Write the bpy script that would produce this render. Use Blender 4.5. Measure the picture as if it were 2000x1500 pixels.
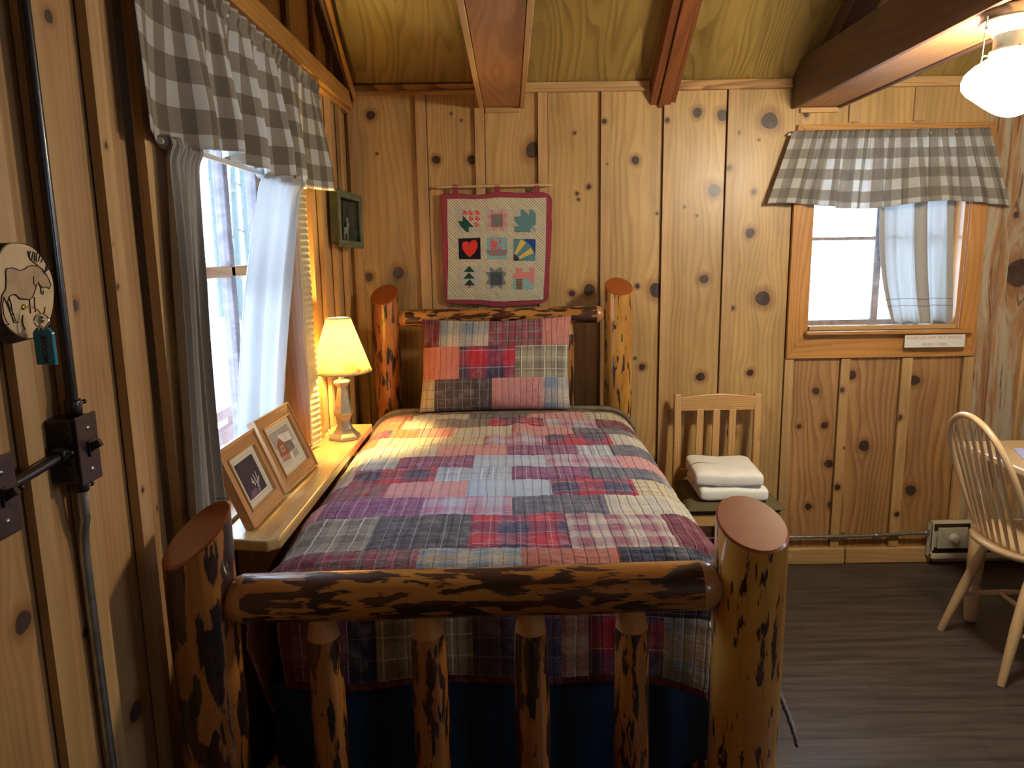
import bpy, math, random
import numpy as np
from mathutils import Vector, Matrix
random.seed(7); rng = np.random.RandomState(5)
for o in list(bpy.data.objects): bpy.data.objects.remove(o)
scn = bpy.context.scene
COL = scn.collection
PI = math.pi

# ---------------------------------------------------------------- camera
F = 1440.0; PITCH = math.radians(10.1); ROLL = math.radians(0.9); CAMH = 1.55
cd = bpy.data.cameras.new('camera'); cam = bpy.data.objects.new('camera', cd); COL.objects.link(cam)
cd.sensor_fit = 'HORIZONTAL'; cd.sensor_width = 36.0; cd.lens = 36.0*F/2000.0
cd.clip_start = 0.05; cd.clip_end = 200
_f = Vector((0, math.cos(PITCH), -math.sin(PITCH))); _r = Vector((1, 0, 0)); _u = _r.cross(_f)
_cr, _sr = math.cos(ROLL), math.sin(ROLL)
_r2 = _r*_cr - _u*_sr; _u2 = _r*_sr + _u*_cr
cam.matrix_world = Matrix(((_r2.x, _u2.x, -_f.x, 0), (_r2.y, _u2.y, -_f.y, 0), (_r2.z, _u2.z, -_f.z, CAMH), (0, 0, 0, 1)))
scn.camera = cam
def P(x, y, ax, v):
    """point where the sight line through photo pixel (x, y) meets the plane ax = v (used to measure the room off the photo)"""
    d = _f + _r2*((x-1000)/F) + _u2*((750-y)/F)
    i = 'XYZ'.index(ax); c = Vector((0, 0, CAMH)); t = (v-c[i])/d[i]
    return c + d*t

# ---------------------------------------------------------------- world, daylight, exposure
scn.view_settings.view_transform = 'Standard'; scn.view_settings.look = 'None'
scn.view_settings.gamma = 1.0; scn.view_settings.use_curve_mapping = False
scn.view_settings.exposure = 0.0
W = bpy.data.worlds.new('sky'); scn.world = W; W.use_nodes = True
bg = W.node_tree.nodes['Background']; bg.inputs[0].default_value = (0.60, 0.77, 1.0, 1); bg.inputs[1].default_value = 15.0
def portal(name, loc, rot, sx, sy):
    l = bpy.data.lights.new(name, 'AREA'); l.shape = 'RECTANGLE'; l.size = sx; l.size_y = sy
    o = bpy.data.objects.new(name, l); COL.objects.link(o); o.location = loc; o.rotation_euler = rot
    l.cycles.is_portal = True
    return o

XL = -0.735; YB = 3.475; XR = 3.2; YN = -1.7; ZW = 2.295; SL = 0.66; YRIDGE = 0.9
def roofz(y): return ZW + SL*(YB-y) if y > YRIDGE else ZW + SL*(YB-YRIDGE) - SL*(YRIDGE-y)
W1 = (1.62, 2.63, 0.87, 2.12)      # left window opening  y0 y1 z0 z1
W2 = (1.385, 2.115, 1.165, 2.045)  # back window opening  x0 x1 z0 z1
W3 = (2.1, 2.7, 1.5, 2.05)       # window in the wall behind the camera
W4 = (0.6, 1.4, 1.5, 2.05)          # window in the right wall, out of view
portal('portal_left', (XL-0.13, (W1[0]+W1[1])/2, (W1[2]+W1[3])/2), (0, -PI/2, 0), W1[3]-W1[2], W1[1]-W1[0])
portal('portal_back', ((W2[0]+W2[1])/2, YB+0.13, (W2[2]+W2[3])/2), (-PI/2, 0, 0), W2[1]-W2[0], W2[3]-W2[2])
portal('portal_near', ((W3[0]+W3[1])/2, YN-0.13, (W3[2]+W3[3])/2), (PI/2, 0, 0), W3[1]-W3[0], W3[3]-W3[2])
portal('portal_right', (XR+0.13, (W4[0]+W4[1])/2, (W4[2]+W4[3])/2), (0, PI/2, 0), W4[3]-W4[2], W4[1]-W4[0])
LAMP_POWER = 62.0; GLOBE_STRENGTH = 165.0

# ---------------------------------------------------------------- helpers
def srgb(r, g, b):
    f = lambda c: (c/255/12.92) if c/255 <= 0.04045 else ((c/255+0.055)/1.055)**2.4
    return (f(r), f(g), f(b), 1.0)
def tag(o, label=None, cat=None, group=None, kind=None):
    if label: o['label'] = label
    if cat: o['category'] = cat
    if group: o['group'] = group
    if kind: o['kind'] = kind
    return o
def empty(name, loc, label=None, cat=None, group=None, kind=None):
    o = bpy.data.objects.new(name, None); COL.objects.link(o); o.location = loc; o.empty_display_size = 0.05
    tag(o, label, cat, group, kind); return o
def wpos(o):
    v = Vector((0, 0, 0))
    while o is not None: v = v + o.location; o = o.parent
    return v
def copy_tree(o, parent=None):
    c = o.copy(); COL.objects.link(c); c.parent = parent
    for ch in [x for x in bpy.data.objects if x.parent == o]: copy_tree(ch, c)
    return c

class NT:
    def __init__(s, name):
        s.m = bpy.data.materials.new(name); s.m.use_nodes = True; s.t = s.m.node_tree; s.t.nodes.clear()
        s.out = s.t.nodes.new('ShaderNodeOutputMaterial')
    def n(s, typ, **kw):
        x = s.t.nodes.new(typ)
        for k, v in kw.items(): setattr(x, k, v)
        return x
    def put(s, inp, v):
        if isinstance(v, bpy.types.NodeSocket): s.t.links.new(v, inp)
        elif v is not None:
            if isinstance(v, (tuple, list)) and len(v) == 3 and inp.type == 'RGBA': v = (*v, 1)
            inp.default_value = v
    def math(s, op, a, b=None, c=None, clamp=False):
        x = s.n('ShaderNodeMath', operation=op, use_clamp=clamp)
        for i, v in enumerate((a, b, c)):
            if v is not None: s.put(x.inputs[i], v)
        return x.outputs[0]
    def mix(s, f, a, b, bt='MIX'):
        x = s.n('ShaderNodeMix', data_type='RGBA', blend_type=bt); x.clamp_factor = True
        s.put(x.inputs[0], f); s.put(x.inputs[6], a); s.put(x.inputs[7], b); return x.outputs[2]
    def attr(s, name, what='Vector'):
        x = s.n('ShaderNodeAttribute', attribute_name=name); return x.outputs[what]
    def scale(s, v, sc, off=(0, 0, 0)):
        x = s.n('ShaderNodeMapping'); s.put(x.inputs[0], v); x.inputs[1].default_value = off; x.inputs[3].default_value = sc; return x.outputs[0]
    def noise(s, v, scale=1.0, detail=3, rough=0.55, dist=0.0):
        x = s.n('ShaderNodeTexNoise'); s.put(x.inputs['Vector'], v); x.inputs['Scale'].default_value = scale
        x.inputs['Detail'].default_value = detail; x.inputs['Roughness'].default_value = rough; x.inputs['Distortion'].default_value = dist
        return x.outputs['Fac']
    def sm(s, v, a, b, lo=0.0, hi=1.0):
        x = s.n('ShaderNodeMapRange', interpolation_type='SMOOTHSTEP'); s.put(x.inputs[0], v)
        x.inputs[1].default_value = a; x.inputs[2].default_value = b; x.inputs[3].default_value = lo; x.inputs[4].default_value = hi
        return x.outputs[0]
    def sep(s, v):
        x = s.n('ShaderNodeSeparateXYZ'); s.put(x.inputs[0], v); return x.outputs
    def bsdf(s, col, rough=0.5, bump=None, bstr=0.3, bdist=0.001, metal=0.0, coat=0.0, crough=0.1, spec=0.5, sheen=0.0):
        b = s.n('ShaderNodeBsdfPrincipled'); s.put(b.inputs['Base Color'], col); s.put(b.inputs['Roughness'], rough)
        b.inputs['Metallic'].default_value = metal; s.put(b.inputs['Coat Weight'], coat); b.inputs['Coat Roughness'].default_value = crough
        b.inputs['Specular IOR Level'].default_value = spec; b.inputs['Sheen Weight'].default_value = sheen
        if bump is not None:
            x = s.n('ShaderNodeBump'); x.inputs['Strength'].default_value = bstr; x.inputs['Distance'].default_value = bdist
            s.put(x.inputs['Height'], bump); s.t.links.new(x.outputs[0], b.inputs['Normal'])
            if coat: s.t.links.new(x.outputs[0], b.inputs['Coat Normal'])
        return b
    def done(s, sh):
        s.t.links.new(sh.outputs[0] if hasattr(sh, 'outputs') else sh, s.out.inputs[0]); return s.m

def plain(name, col, rough=0.5, metal=0.0, coat=0.0, var=0.0, spec=0.5, bump=0.0, bscale=200):
    t = NT(name); c = col; bm = None
    if var:
        nz = t.noise(t.attr('wc'), 30, 3); c = t.mix(t.sm(nz, 0.3, 0.7), tuple(x*(1-var) for x in col[:3]), tuple(min(1, x*(1+var)) for x in col[:3]))
    if bump: bm = t.noise(t.attr('wc'), bscale, 2)
    return t.done(t.bsdf(c, rough, bump=bm, bstr=bump, metal=metal, coat=coat, spec=spec))

def wood(name, light, dark, freq=30.0, warp=2.2, lines=0.6, rough=0.45, coat=0.0, knotc=(0.022, 0.010, 0.007), haloc=(0.22, 0.09, 0.028), blot=0.25, fiber=0.35, weather=None, lo=1.0, bump=0.2):
    t = NT(name); wc = t.attr('wc'); x, y, z = t.sep(wc)
    xy = t.math('ADD', x, y)
    n1 = t.noise(t.scale(wc, (3.2*lo, 3.2*lo, 0.55*lo)), 1.0, 2, 0.5)
    ph = t.math('ADD', t.math('MULTIPLY', xy, freq), t.math('MULTIPLY', n1, warp*6.0))
    saw = t.math('FRACT', ph)
    ln = t.math('MULTIPLY', t.sm(saw, 0.25, 0.86), t.sm(saw, 0.88, 1.0, 1.0, 0.0))
    fib = t.noise(t.scale(wc, (260, 260, 3.5)), 1.0, 2, 0.6)
    n3 = t.noise(t.scale(wc, (7, 7, 1.6), (3, 1, 2)), 1.0, 3, 0.6)
    mod = t.noise(t.scale(wc, (12, 12, 0.8), (7, 7, 7)), 1.0, 2)
    k = t.math('MULTIPLY', ln, t.math('MULTIPLY', t.sm(mod, 0.3, 0.65, 0.35, 1.0), lines))
    k = t.math('ADD', k, t.math('MULTIPLY', t.sm(fib, 0.35, 0.75), fiber*0.6), clamp=True)
    col = t.mix(k, light, dark)
    tint = t.attr('tint', 'Fac')
    br = t.math('MULTIPLY', t.math('ADD', t.sm(n3, 0.25, 0.75, 1.0-blot, 1.0+blot*0.35), 0.0), t.math('ADD', tint, 1.0))
    h = t.n('ShaderNodeHueSaturation'); t.put(h.inputs['Value'], br); h.inputs['Saturation'].default_value = 1.0; t.put(h.inputs['Color'], col)
    col = h.outputs[0]
    # grey water and soot stains in long streaks
    st = t.noise(t.scale(wc, (13, 13, 3.2), (11, 4, 9)), 1.0, 6, 0.72)
    col = t.mix(t.sm(st, 0.56, 0.78, 0.0, 0.50), col, tuple(c*0.33 for c in dark[:3]))
    if weather is not None:
        wn = t.noise(t.scale(wc, (16, 16, 1.3), (5, 5, 5)), 1.0, 5, 0.7)
        col = t.mix(t.sm(wn, 0.44, 0.58), col, weather)
        wn2 = t.noise(t.scale(wc, (30, 30, 2.0), (1, 5, 5)), 1.0, 4, 0.7)
        col = t.mix(t.sm(wn2, 0.60, 0.66, 0, 0.8), col, (0.10, 0.035, 0.015))
    q = t.attr('kn', 'Fac')
    kr = t.math('MULTIPLY', t.math('SINE', t.math('MULTIPLY', q, 22.0)), 0.28)
    col = t.mix(t.sm(q, 1.6, 2.95, 0.0, 0.6), col, haloc)
    kcol = t.mix(t.math('ADD', kr, 0.5), knotc, tuple(c*2.6 for c in knotc)); kcol = t.mix(t.sm(st, 0.40, 0.60, 0.0, 0.8), kcol, (0.085, 0.055, 0.042))
    col = t.mix(t.sm(q, 2.9, 3.08), col, kcol)
    hb = t.math('ADD', t.math('MULTIPLY', ln, -0.5), fib)
    return t.done(t.bsdf(col, rough, bump=hb, bstr=bump, bdist=0.0008, coat=coat, crough=0.12))

def logmat(name, thr=0.5, base=(0.50, 0.235, 0.055), base2=(0.33, 0.12, 0.022), coat=0.85, fleck=0.66, fine=1.0):
    t = NT(name); wc = t.attr('wc')
    g = t.noise(t.scale(wc, (90, 90, 4)), 1.0, 3)
    b = t.noise(t.scale(wc, (9, 9, 2.2)), 1.0, 3)
    col = t.mix(t.sm(b, 0.35, 0.7), base, base2)
    col = t.mix(t.sm(g, 0.5, 0.75, 0, 0.35), col, tuple(c*0.5 for c in base2))
    m1 = t.noise(t.scale(wc, (52*fine, 52*fine, 11.0*fine)), 1.0, 4, 0.5, 0.2)
    m2 = t.noise(t.scale(wc, (55, 55, 9), (4, 9, 3)), 1.0, 3, 0.6, 0.5)
    mask = t.math('MAXIMUM', t.sm(m1, thr, thr+0.018), t.sm(m2, fleck, fleck+0.02))
    bt = t.noise(t.scale(wc, (30, 30, 8), (1, 2, 3)), 1.0, 4, 0.7)
    bark = t.mix(t.sm(bt, 0.38, 0.68), (0.009, 0.004, 0.003), (0.085, 0.018, 0.008))
    bark = t.mix(t.sm(m2, 0.52, 0.58, 0, 0.30), bark, (0.012, 0.007, 0.006))
    rim = t.math('MULTIPLY', t.sm(m1, thr-0.03, thr), t.sm(m1, thr, thr+0.015, 1.0, 0.0))
    col = t.mix(t.math('MULTIPLY', rim, 0.5), col, (0.24, 0.07, 0.015))
    col = t.mix(mask, col, bark)
    hb = t.math('ADD', t.math('MULTIPLY', mask, 1.0), t.math('MULTIPLY', bt, 0.6))
    return t.done(t.bsdf(col, t.math('ADD', t.math('MULTIPLY', mask, 0.15), 0.30), bump=hb, bstr=0.45, bdist=0.0015, coat=coat, crough=0.10))

def check(name, cream, mid, dark, p=0.047, trans=0.35):
    t = NT(name); x, y, _ = t.sep(t.attr('uvm'))
    a = t.math('GREATER_THAN', t.math('FRACT', t.math('DIVIDE', x, 2*p)), 0.5)
    b = t.math('GREATER_THAN', t.math('FRACT', t.math('DIVIDE', y, 2*p)), 0.5)
    s_ = t.math('ADD', a, b)
    col = t.mix(t.math('MULTIPLY', s_, 1.0, clamp=True), cream, mid)
    col = t.mix(t.math('SUBTRACT', s_, 1.0, clamp=True), col, dark)
    w = t.noise(t.scale(t.attr('uvm'), (900, 160, 1)), 1, 2)
    col = t.mix(t.sm(w, 0.3, 0.7, 0.0, 0.16), col, (0.12, 0.10, 0.08))
    b1 = t.bsdf(col, 0.9, bump=w, bstr=0.15, spec=0.1)
    tr = t.n('ShaderNodeBsdfTranslucent'); t.put(tr.inputs[0], col)
    mx = t.n('ShaderNodeMixShader'); mx.inputs[0].default_value = trans
    t.t.links.new(b1.outputs[0], mx.inputs[1]); t.t.links.new(tr.outputs[0], mx.inputs[2])
    return t.done(mx)

def linen(name, col, trans=0.45, see=0.0, lines=True):
    t = NT(name); uv = t.attr('uvm'); x, y, _ = t.sep(uv)
    w = t.noise(t.scale(uv, (60, 700, 1)), 1, 2); w2 = t.noise(t.scale(uv, (8, 8, 1)), 1, 3)
    c = t.mix(t.sm(w, 0.3, 0.75, 0, 0.3), col, tuple(a*0.72 for a in col[:3]))
    if lines:   # two rows of drawn-thread hemstitching above the hem
        for yy in (0.062, 0.095):
            d = t.math('ABSOLUTE', t.math('SUBTRACT', y, yy))
            dash = t.sm(t.math('FRACT', t.math('MULTIPLY', x, 90.0)), 0.3, 0.5, 0.35, 0.85)
            c = t.mix(t.math('MULTIPLY', t.sm(d, 0.0012, 0.0024, 1.0, 0.0), dash), c, (0.07, 0.06, 0.055))
    b1 = t.bsdf(c, 0.9, bump=w, bstr=0.2, spec=0.1)
    tr = t.n('ShaderNodeBsdfTranslucent'); t.put(tr.inputs[0], c)
    mx = t.n('ShaderNodeMixShader'); mx.inputs[0].default_value = trans
    t.t.links.new(b1.outputs[0], mx.inputs[1]); t.t.links.new(tr.outputs[0], mx.inputs[2])
    if see:
        tp = t.n('ShaderNodeBsdfTransparent'); m2 = t.n('ShaderNodeMixShader'); m2.inputs[0].default_value = see
        t.t.links.new(mx.outputs[0], m2.inputs[1]); t.t.links.new(tp.outputs[0], m2.inputs[2]); mx = m2
    return t.done(mx)

def plaidmat(name):
    t = NT(name); x, y, _ = t.sep(t.attr('uvm'))
    A, B, Cc = (t.attr(k, 'Color') for k in ('pa', 'pb', 'pc'))
    pB, wB, pS = t.sep(t.attr('pp')); su, sv, wS = t.sep(t.attr('pq'))
    def band(c):
        f = t.math('ABSOLUTE', t.math('SUBTRACT', t.math('FRACT', t.math('DIVIDE', c, pB)), 0.5))
        return t.sm(f, 0.17, 0.33)
    def line(c, off):
        f = t.math('ABSOLUTE', t.math('SUBTRACT', t.math('FRACT', t.math('ADD', t.math('DIVIDE', c, pS), off)), 0.5))
        d = t.math('MULTIPLY', f, pS)
        return t.math('MULTIPLY', t.math('SUBTRACT', t.math('DIVIDE', wS, 1.0), d), 2200.0, clamp=True)
    bu, bv = band(x), band(y)
    k = t.math('MULTIPLY', t.math('MULTIPLY', t.math('ADD', bu, bv), 0.5), wB)
    c = t.mix(k, A, B)
    l = t.math('MAXIMUM', t.math('MULTIPLY', line(x, 0.3), su), t.math('MULTIPLY', line(y, 0.1), sv))
    c = t.mix(l, c, Cc)
    th = t.noise(t.scale(t.attr('uvm'), (1400, 60, 1)), 1, 2); tv = t.noise(t.scale(t.attr('uvm'), (60, 1400, 1)), 1, 2)
    c = t.mix(t.sm(t.math('ADD', th, tv), 0.8, 1.25, 0.0, 0.28), c, t.mix(0.5, c, (0.02, 0.02, 0.03)))
    fade = t.noise(t.scale(t.attr('uvm'), (22, 22, 1)), 1, 3)
    c = t.mix(t.sm(fade, 0.45, 0.8, 0, 0.22), c, (0.62, 0.58, 0.60))
    cr = t.noise(t.scale(t.attr('uvm'), (45, 150, 1)), 1, 3, 0.6, 0.6)
    st = t.math('ABSOLUTE', t.math('SUBTRACT', t.math('FRACT', t.math('ADD', t.math('MULTIPLY', x, 38.0), t.math('MULTIPLY', t.noise(t.scale(t.attr('uvm'), (9, 4, 1)), 1, 2), 1.0))), 0.5))
    hb = t.math('ADD', cr, t.sm(st, 0.0, 0.14, -0.7, 0.0))
    return t.done(t.bsdf(c, 0.9, bump=hb, bstr=0.8, bdist=0.0075, spec=0.15, sheen=0.15))

# ---- mesh gatherer
class G:
    def __init__(s): s.v = []; s.f = []; s.mi = []; s.wc = []; s.uv = []; s.smooth = []; s.mats = []; s.big = None
    def mat(s, m):
        if m not in s.mats: s.mats.append(m)
        return s.mats.index(m)
    def add(s, vs, fs, m, wc=None, uv=None, smooth=False):
        b = len(s.v); s.v += [tuple(v) for v in vs]
        s.wc += [tuple(w) for w in (wc if wc is not None else vs)]
        s.uv += [tuple(w) for w in (uv if uv is not None else [(0, 0)]*len(vs))]
        i = s.mat(m)
        for f in fs: s.f.append(tuple(b+k for k in f)); s.mi.append(i); s.smooth.append(smooth)
        return s
    def obox(s, c, ex, ey, ez, m, grain=2, seed=None):
        """box by centre and three half-extent vectors; grain = index of the extent along the wood grain"""
        c = Vector(c); E = [Vector(ex), Vector(ey), Vector(ez)]; vs = []; wc = []
        r = [random.uniform(-9, 9) for _ in range(3)] if seed is None else seed
        o = [i for i in range(3) if i != grain]; L = [e.length for e in E]
        for k in range(8):
            sg = [1 if (k >> i) & 1 else -1 for i in range(3)]
            vs.append(c + E[0]*sg[0] + E[1]*sg[1] + E[2]*sg[2])
            wc.append((sg[o[0]]*L[o[0]]+r[0], sg[o[1]]*L[o[1]]+r[1], sg[grain]*L[grain]+r[2]))
        fs = [(0, 2, 3, 1), (4, 5, 7, 6), (0, 1, 5, 4), (2, 6, 7, 3), (0, 4, 6, 2), (1, 3, 7, 5)]
        if E[0].cross(E[1]).dot(E[2]) < 0: fs = [f[::-1] for f in fs]
        return s.add(vs, fs, m, wc)
    def box(s, x0, x1, y0, y1, z0, z1, m, grain=2):
        return s.obox(((x0+x1)/2, (y0+y1)/2, (z0+z1)/2), (abs(x1-x0)/2, 0, 0), (0, abs(y1-y0)/2, 0), (0, 0, abs(z1-z0)/2), m, grain)
    def prism(s, pts, n, m, grain=None):
        """polygon pts (3D) extruded by vector n"""
        n = Vector(n); k = len(pts); a = [Vector(p) for p in pts]; vs = a + [p+n for p in a]
        nn = Vector((0, 0, 0))
        for i in range(k): nn += a[i].cross(a[(i+1) % k])
        fs = [tuple(range(k))[::-1], tuple(range(k, 2*k))] + [(i, (i+1) % k, (i+1) % k+k, i+k) for i in range(k)]
        if nn.dot(n) < 0: fs = [f[::-1] for f in fs]
        wc = None
        if grain is not None:
            g = Vector(grain).normalized(); u = n.normalized(); w = g.cross(u); r = [random.uniform(-9, 9) for _ in range(3)]
            wc = [(v.dot(w)+r[0], v.dot(u)+r[1], v.dot(g)+r[2]) for v in vs]
        return s.add(vs, fs, m, wc)
    def tube(s, path, rad, m, seg=16, smooth=True, cap=True, wob=0.0, close=False):
        path = [Vector(p) for p in path]; n = len(path); rad = [rad]*n if not hasattr(rad, '__len__') else rad
        r0 = [random.uniform(-9, 9) for _ in range(3)]
        vs = []; wc = []; L = 0; up = None
        for i, p in enumerate(path):
            if close: d = path[(i+1) % n]-path[i-1]
            else: d = (path[min(i+1, n-1)]-path[max(i-1, 0)])
            d.normalize()
            if up is None:
                up = Vector((0, 0, 1)) if abs(d.z) < 0.9 else Vector((1, 0, 0))
            a = (up - d*up.dot(d)).normalized(); up = a; b = d.cross(a)
            if i: L += (path[i]-path[i-1]).length
            for k in range(seg):
                t = 2*PI*k/seg; rr = rad[i]*(1+wob*(math.sin(3*t+L*7+r0[0])+math.sin(2*t-L*11+r0[1]))*0.5)
                vs.append(p+a*math.cos(t)*rr+b*math.sin(t)*rr); wc.append((math.cos(t)*rr+r0[0], math.sin(t)*rr+r0[1], L+r0[2]))
        fs = []
        for i in range(n if close else n-1):
            j = (i+1) % n
            for k in range(seg): fs.append((i*seg+k, i*seg+(k+1) % seg, j*seg+(k+1) % seg, j*seg+k))
        s.add(vs, fs, m, wc, smooth=smooth)
        if cap and not close:
            s.add(vs[:seg], [tuple(range(seg))[::-1]], m, wc[:seg]); s.add(vs[-seg:], [tuple(range(seg))], m, wc[-seg:])
        return s
    def lathe(s, c, prof, m, seg=32, smooth=True, axis=(0, 0, 1), rot=0.0, ref=None):
        c = Vector(c); d = Vector(axis).normalized()
        a = Vector(ref) if ref else (Vector((1, 0, 0)) if abs(d.x) < 0.9 else Vector((0, 0, 1))); a = (a-d*a.dot(d)).normalized(); b = d.cross(a)
        r0 = [random.uniform(-9, 9) for _ in range(3)]; vs = []; wc = []
        for r, z in prof:
            for k in range(seg):
                t = 2*PI*k/seg+rot; vs.append(c+d*z+a*math.cos(t)*r+b*math.sin(t)*r); wc.append((math.cos(t)*r+r0[0], math.sin(t)*r+r0[1], z+r0[2]))
        fs = [(i*seg+k, i*seg+(k+1) % seg, (i+1)*seg+(k+1) % seg, (i+1)*seg+k) for i in range(len(prof)-1) for k in range(seg)]
        return s.add(vs, fs, m, wc, smooth=smooth)
    def ball(s, c, r, m, seg=16, sc=(1, 1, 1)):
        n = seg//2; prof = [(max(1e-5, math.sin(PI*i/n))*r, -math.cos(PI*i/n)*r) for i in range(n+1)]
        b = len(s.v); s.lathe((0, 0, 0), prof, m, seg)
        for i in range(b, len(s.v)): v = s.v[i]; s.v[i] = (v[0]*sc[0]+c[0], v[1]*sc[1]+c[1], v[2]*sc[2]+c[2])
        return s
    def grid(s, fn, nu, nv, m, uvfn=None, smooth=True):
        vs = []; uv = []
        for j in range(nv+1):
            for i in range(nu+1):
                a, b = i/nu, j/nv; vs.append(fn(a, b)); uv.append(uvfn(a, b) if uvfn else (a, b))
        fs = [(j*(nu+1)+i, j*(nu+1)+i+1, (j+1)*(nu+1)+i+1, (j+1)*(nu+1)+i) for j in range(nv) for i in range(nu)]
        return s.add(vs, fs, m, None, uv, smooth)
    def build(s, name, parent=None, bevel=0.0, label=None, cat=None, group=None, kind=None, solid=0.0, seg=2, subs=0, weld=False):
        off = wpos(parent) if parent is not None else Vector((0, 0, 0))
        me = bpy.data.meshes.new(name)
        v = np.array(s.v, dtype=np.float64) - np.array(off)
        me.from_pydata([], [], []) ; me.clear_geometry()
        me.from_pydata(v.tolist(), [], s.f)
        for m in s.mats: me.materials.append(m)
        me.polygons.foreach_set('material_index', s.mi); me.polygons.foreach_set('use_smooth', s.smooth)
        a = me.attributes.new('wc', 'FLOAT_VECTOR', 'POINT'); a.data.foreach_set('vector', np.array(s.wc, dtype=np.float32).ravel())
        u = np.zeros((len(s.v), 3), np.float32); u[:, :2] = np.array(s.uv, np.float32)
        a = me.attributes.new('uvm', 'FLOAT_VECTOR', 'POINT'); a.data.foreach_set('vector', u.ravel())
        me.update()
        o = bpy.data.objects.new(name, me); COL.objects.link(o)
        if parent is not None: o.parent = parent
        if weld: w_ = o.modifiers.new('weld', 'WELD'); w_.merge_threshold = 1e-5
        if solid: mo = o.modifiers.new('solid', 'SOLIDIFY'); mo.thickness = solid; mo.offset = 0
        if bevel:
            mo = o.modifiers.new('bevel', 'BEVEL'); mo.width = bevel; mo.segments = seg; mo.limit_method = 'ANGLE'; mo.angle_limit = math.radians(40)
            mo.harden_normals = False
        if subs: mo = o.modifiers.new('subd', 'SUBSURF'); mo.levels = subs; mo.render_levels = subs
        tag(o, label, cat, group, kind); return o

def fast_mesh(name, V, Q, mats, mi=None, pattr={}, fattr={}, parent=None, smooth=True):
    """numpy quad mesh with point / face attributes"""
    V = np.asarray(V, np.float64); Q = np.asarray(Q, np.int32); me = bpy.data.meshes.new(name)
    if parent is not None: V = V - np.array(wpos(parent))
    me.vertices.add(len(V)); me.vertices.foreach_set('co', V.astype(np.float32).ravel())
    me.loops.add(Q.size); me.loops.foreach_set('vertex_index', Q.ravel())
    me.polygons.add(len(Q)); me.polygons.foreach_set('loop_start', np.arange(0, Q.size, 4, dtype=np.int32))
    me.polygons.foreach_set('loop_total', np.full(len(Q), 4, np.int32))
    for m in mats: me.materials.append(m)
    if mi is not None: me.polygons.foreach_set('material_index', np.asarray(mi, np.int32))
    me.polygons.foreach_set('use_smooth', np.full(len(Q), smooth, bool))
    me.update(calc_edges=True); me.validate()
    for dom, d in (('POINT', pattr), ('FACE', fattr)):
        for k, (ty, arr) in d.items():
            a = me.attributes.new(k, ty, dom)
            a.data.foreach_set({'FLOAT_VECTOR': 'vector', 'FLOAT': 'value', 'FLOAT_COLOR': 'color'}[ty], np.asarray(arr, np.float32).ravel())
    o = bpy.data.objects.new(name, me); COL.objects.link(o)
    if parent is not None: o.parent = parent
    return o

def vnoise(x, y, seed=0):
    xi = np.floor(x).astype(np.int64); yi = np.floor(y).astype(np.int64); fx = x-xi; fy = y-yi
    fx = fx*fx*(3-2*fx); fy = fy*fy*(3-2*fy)
    def h(a, b):
        n = (a*374761393 + b*668265263 + seed*1442695041) & 0xffffffff
        n = ((n ^ (n >> 13))*1274126177) & 0xffffffff
        return ((n ^ (n >> 16)) & 0xffff)/65535.0
    return (h(xi, yi)*(1-fx)+h(xi+1, yi)*fx)*(1-fy)+(h(xi, yi+1)*(1-fx)+h(xi+1, yi+1)*fx)*fy

# ---------------------------------------------------------------- materials
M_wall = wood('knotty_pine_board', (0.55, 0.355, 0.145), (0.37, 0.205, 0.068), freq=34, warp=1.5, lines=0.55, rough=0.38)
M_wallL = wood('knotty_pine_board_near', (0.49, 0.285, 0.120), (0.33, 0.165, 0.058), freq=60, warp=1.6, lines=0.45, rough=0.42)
M_low = wood('knotty_pine_board_lower', (0.50, 0.275, 0.115), (0.27, 0.12, 0.044), freq=30, warp=1.7, lines=0.65, rough=0.42)
M_weath = wood('weathered_pine_board', (0.48, 0.25, 0.11), (0.27, 0.13, 0.06), freq=30, warp=2.0, lines=0.6, rough=0.6, weather=(0.46, 0.40, 0.30))
M_batten = wood('pine_batten', (0.60, 0.375, 0.165), (0.41, 0.225, 0.085), freq=26, warp=1.5, lines=0.4, rough=0.42)
M_dark = wood('batten_shadow_strip', (0.22, 0.10, 0.040), (0.11, 0.045, 0.018), freq=30, warp=2.0, lines=0.5, rough=0.5)
M_casing = wood('orange_pine_casing', (0.56, 0.275, 0.075), (0.36, 0.145, 0.035), freq=36, warp=2.4, lines=0.6, rough=0.35, coat=0.2)
M_beam = wood('fir_beam', (0.45, 0.235, 0.10), (0.29, 0.125, 0.05), freq=20, warp=2.6, lines=0.5, rough=0.5)
M_beamR = wood('red_brown_beam', (0.26, 0.088, 0.032), (0.13, 0.040, 0.016), freq=20, warp=2.0, lines=0.5, rough=0.45)
M_beamD = wood('dark_brown_beam', (0.125, 0.058, 0.035), (0.06, 0.028, 0.018), freq=20, warp=2.0, lines=0.5, rough=0.42)
M_live = wood('live_edge_trim', (0.60, 0.33, 0.12), (0.25, 0.10, 0.035), freq=14, warp=3.5, lines=0.9, rough=0.5)
M_ply = wood('plywood_ceiling', (0.385, 0.27, 0.085), (0.215, 0.140, 0.038), freq=19, warp=5.5, lines=0.8, rough=0.42, blot=0.2, fiber=0.5, lo=0.9)
M_shelf = wood('varnished_shelf_wood', (0.62, 0.40, 0.165), (0.42, 0.24, 0.085), freq=60, warp=1.4, lines=0.4, rough=0.22, coat=0.6)
M_birch = wood('pale_birch', (0.66, 0.47, 0.27), (0.52, 0.33, 0.17), freq=40, warp=1.6, lines=0.35, rough=0.28, coat=0.5, blot=0.1)
M_oak = wood('light_oak', (0.62, 0.37, 0.15), (0.40, 0.20, 0.065), freq=95, warp=2.2, lines=0.7, rough=0.35, coat=0.25, blot=0.12)
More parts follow.
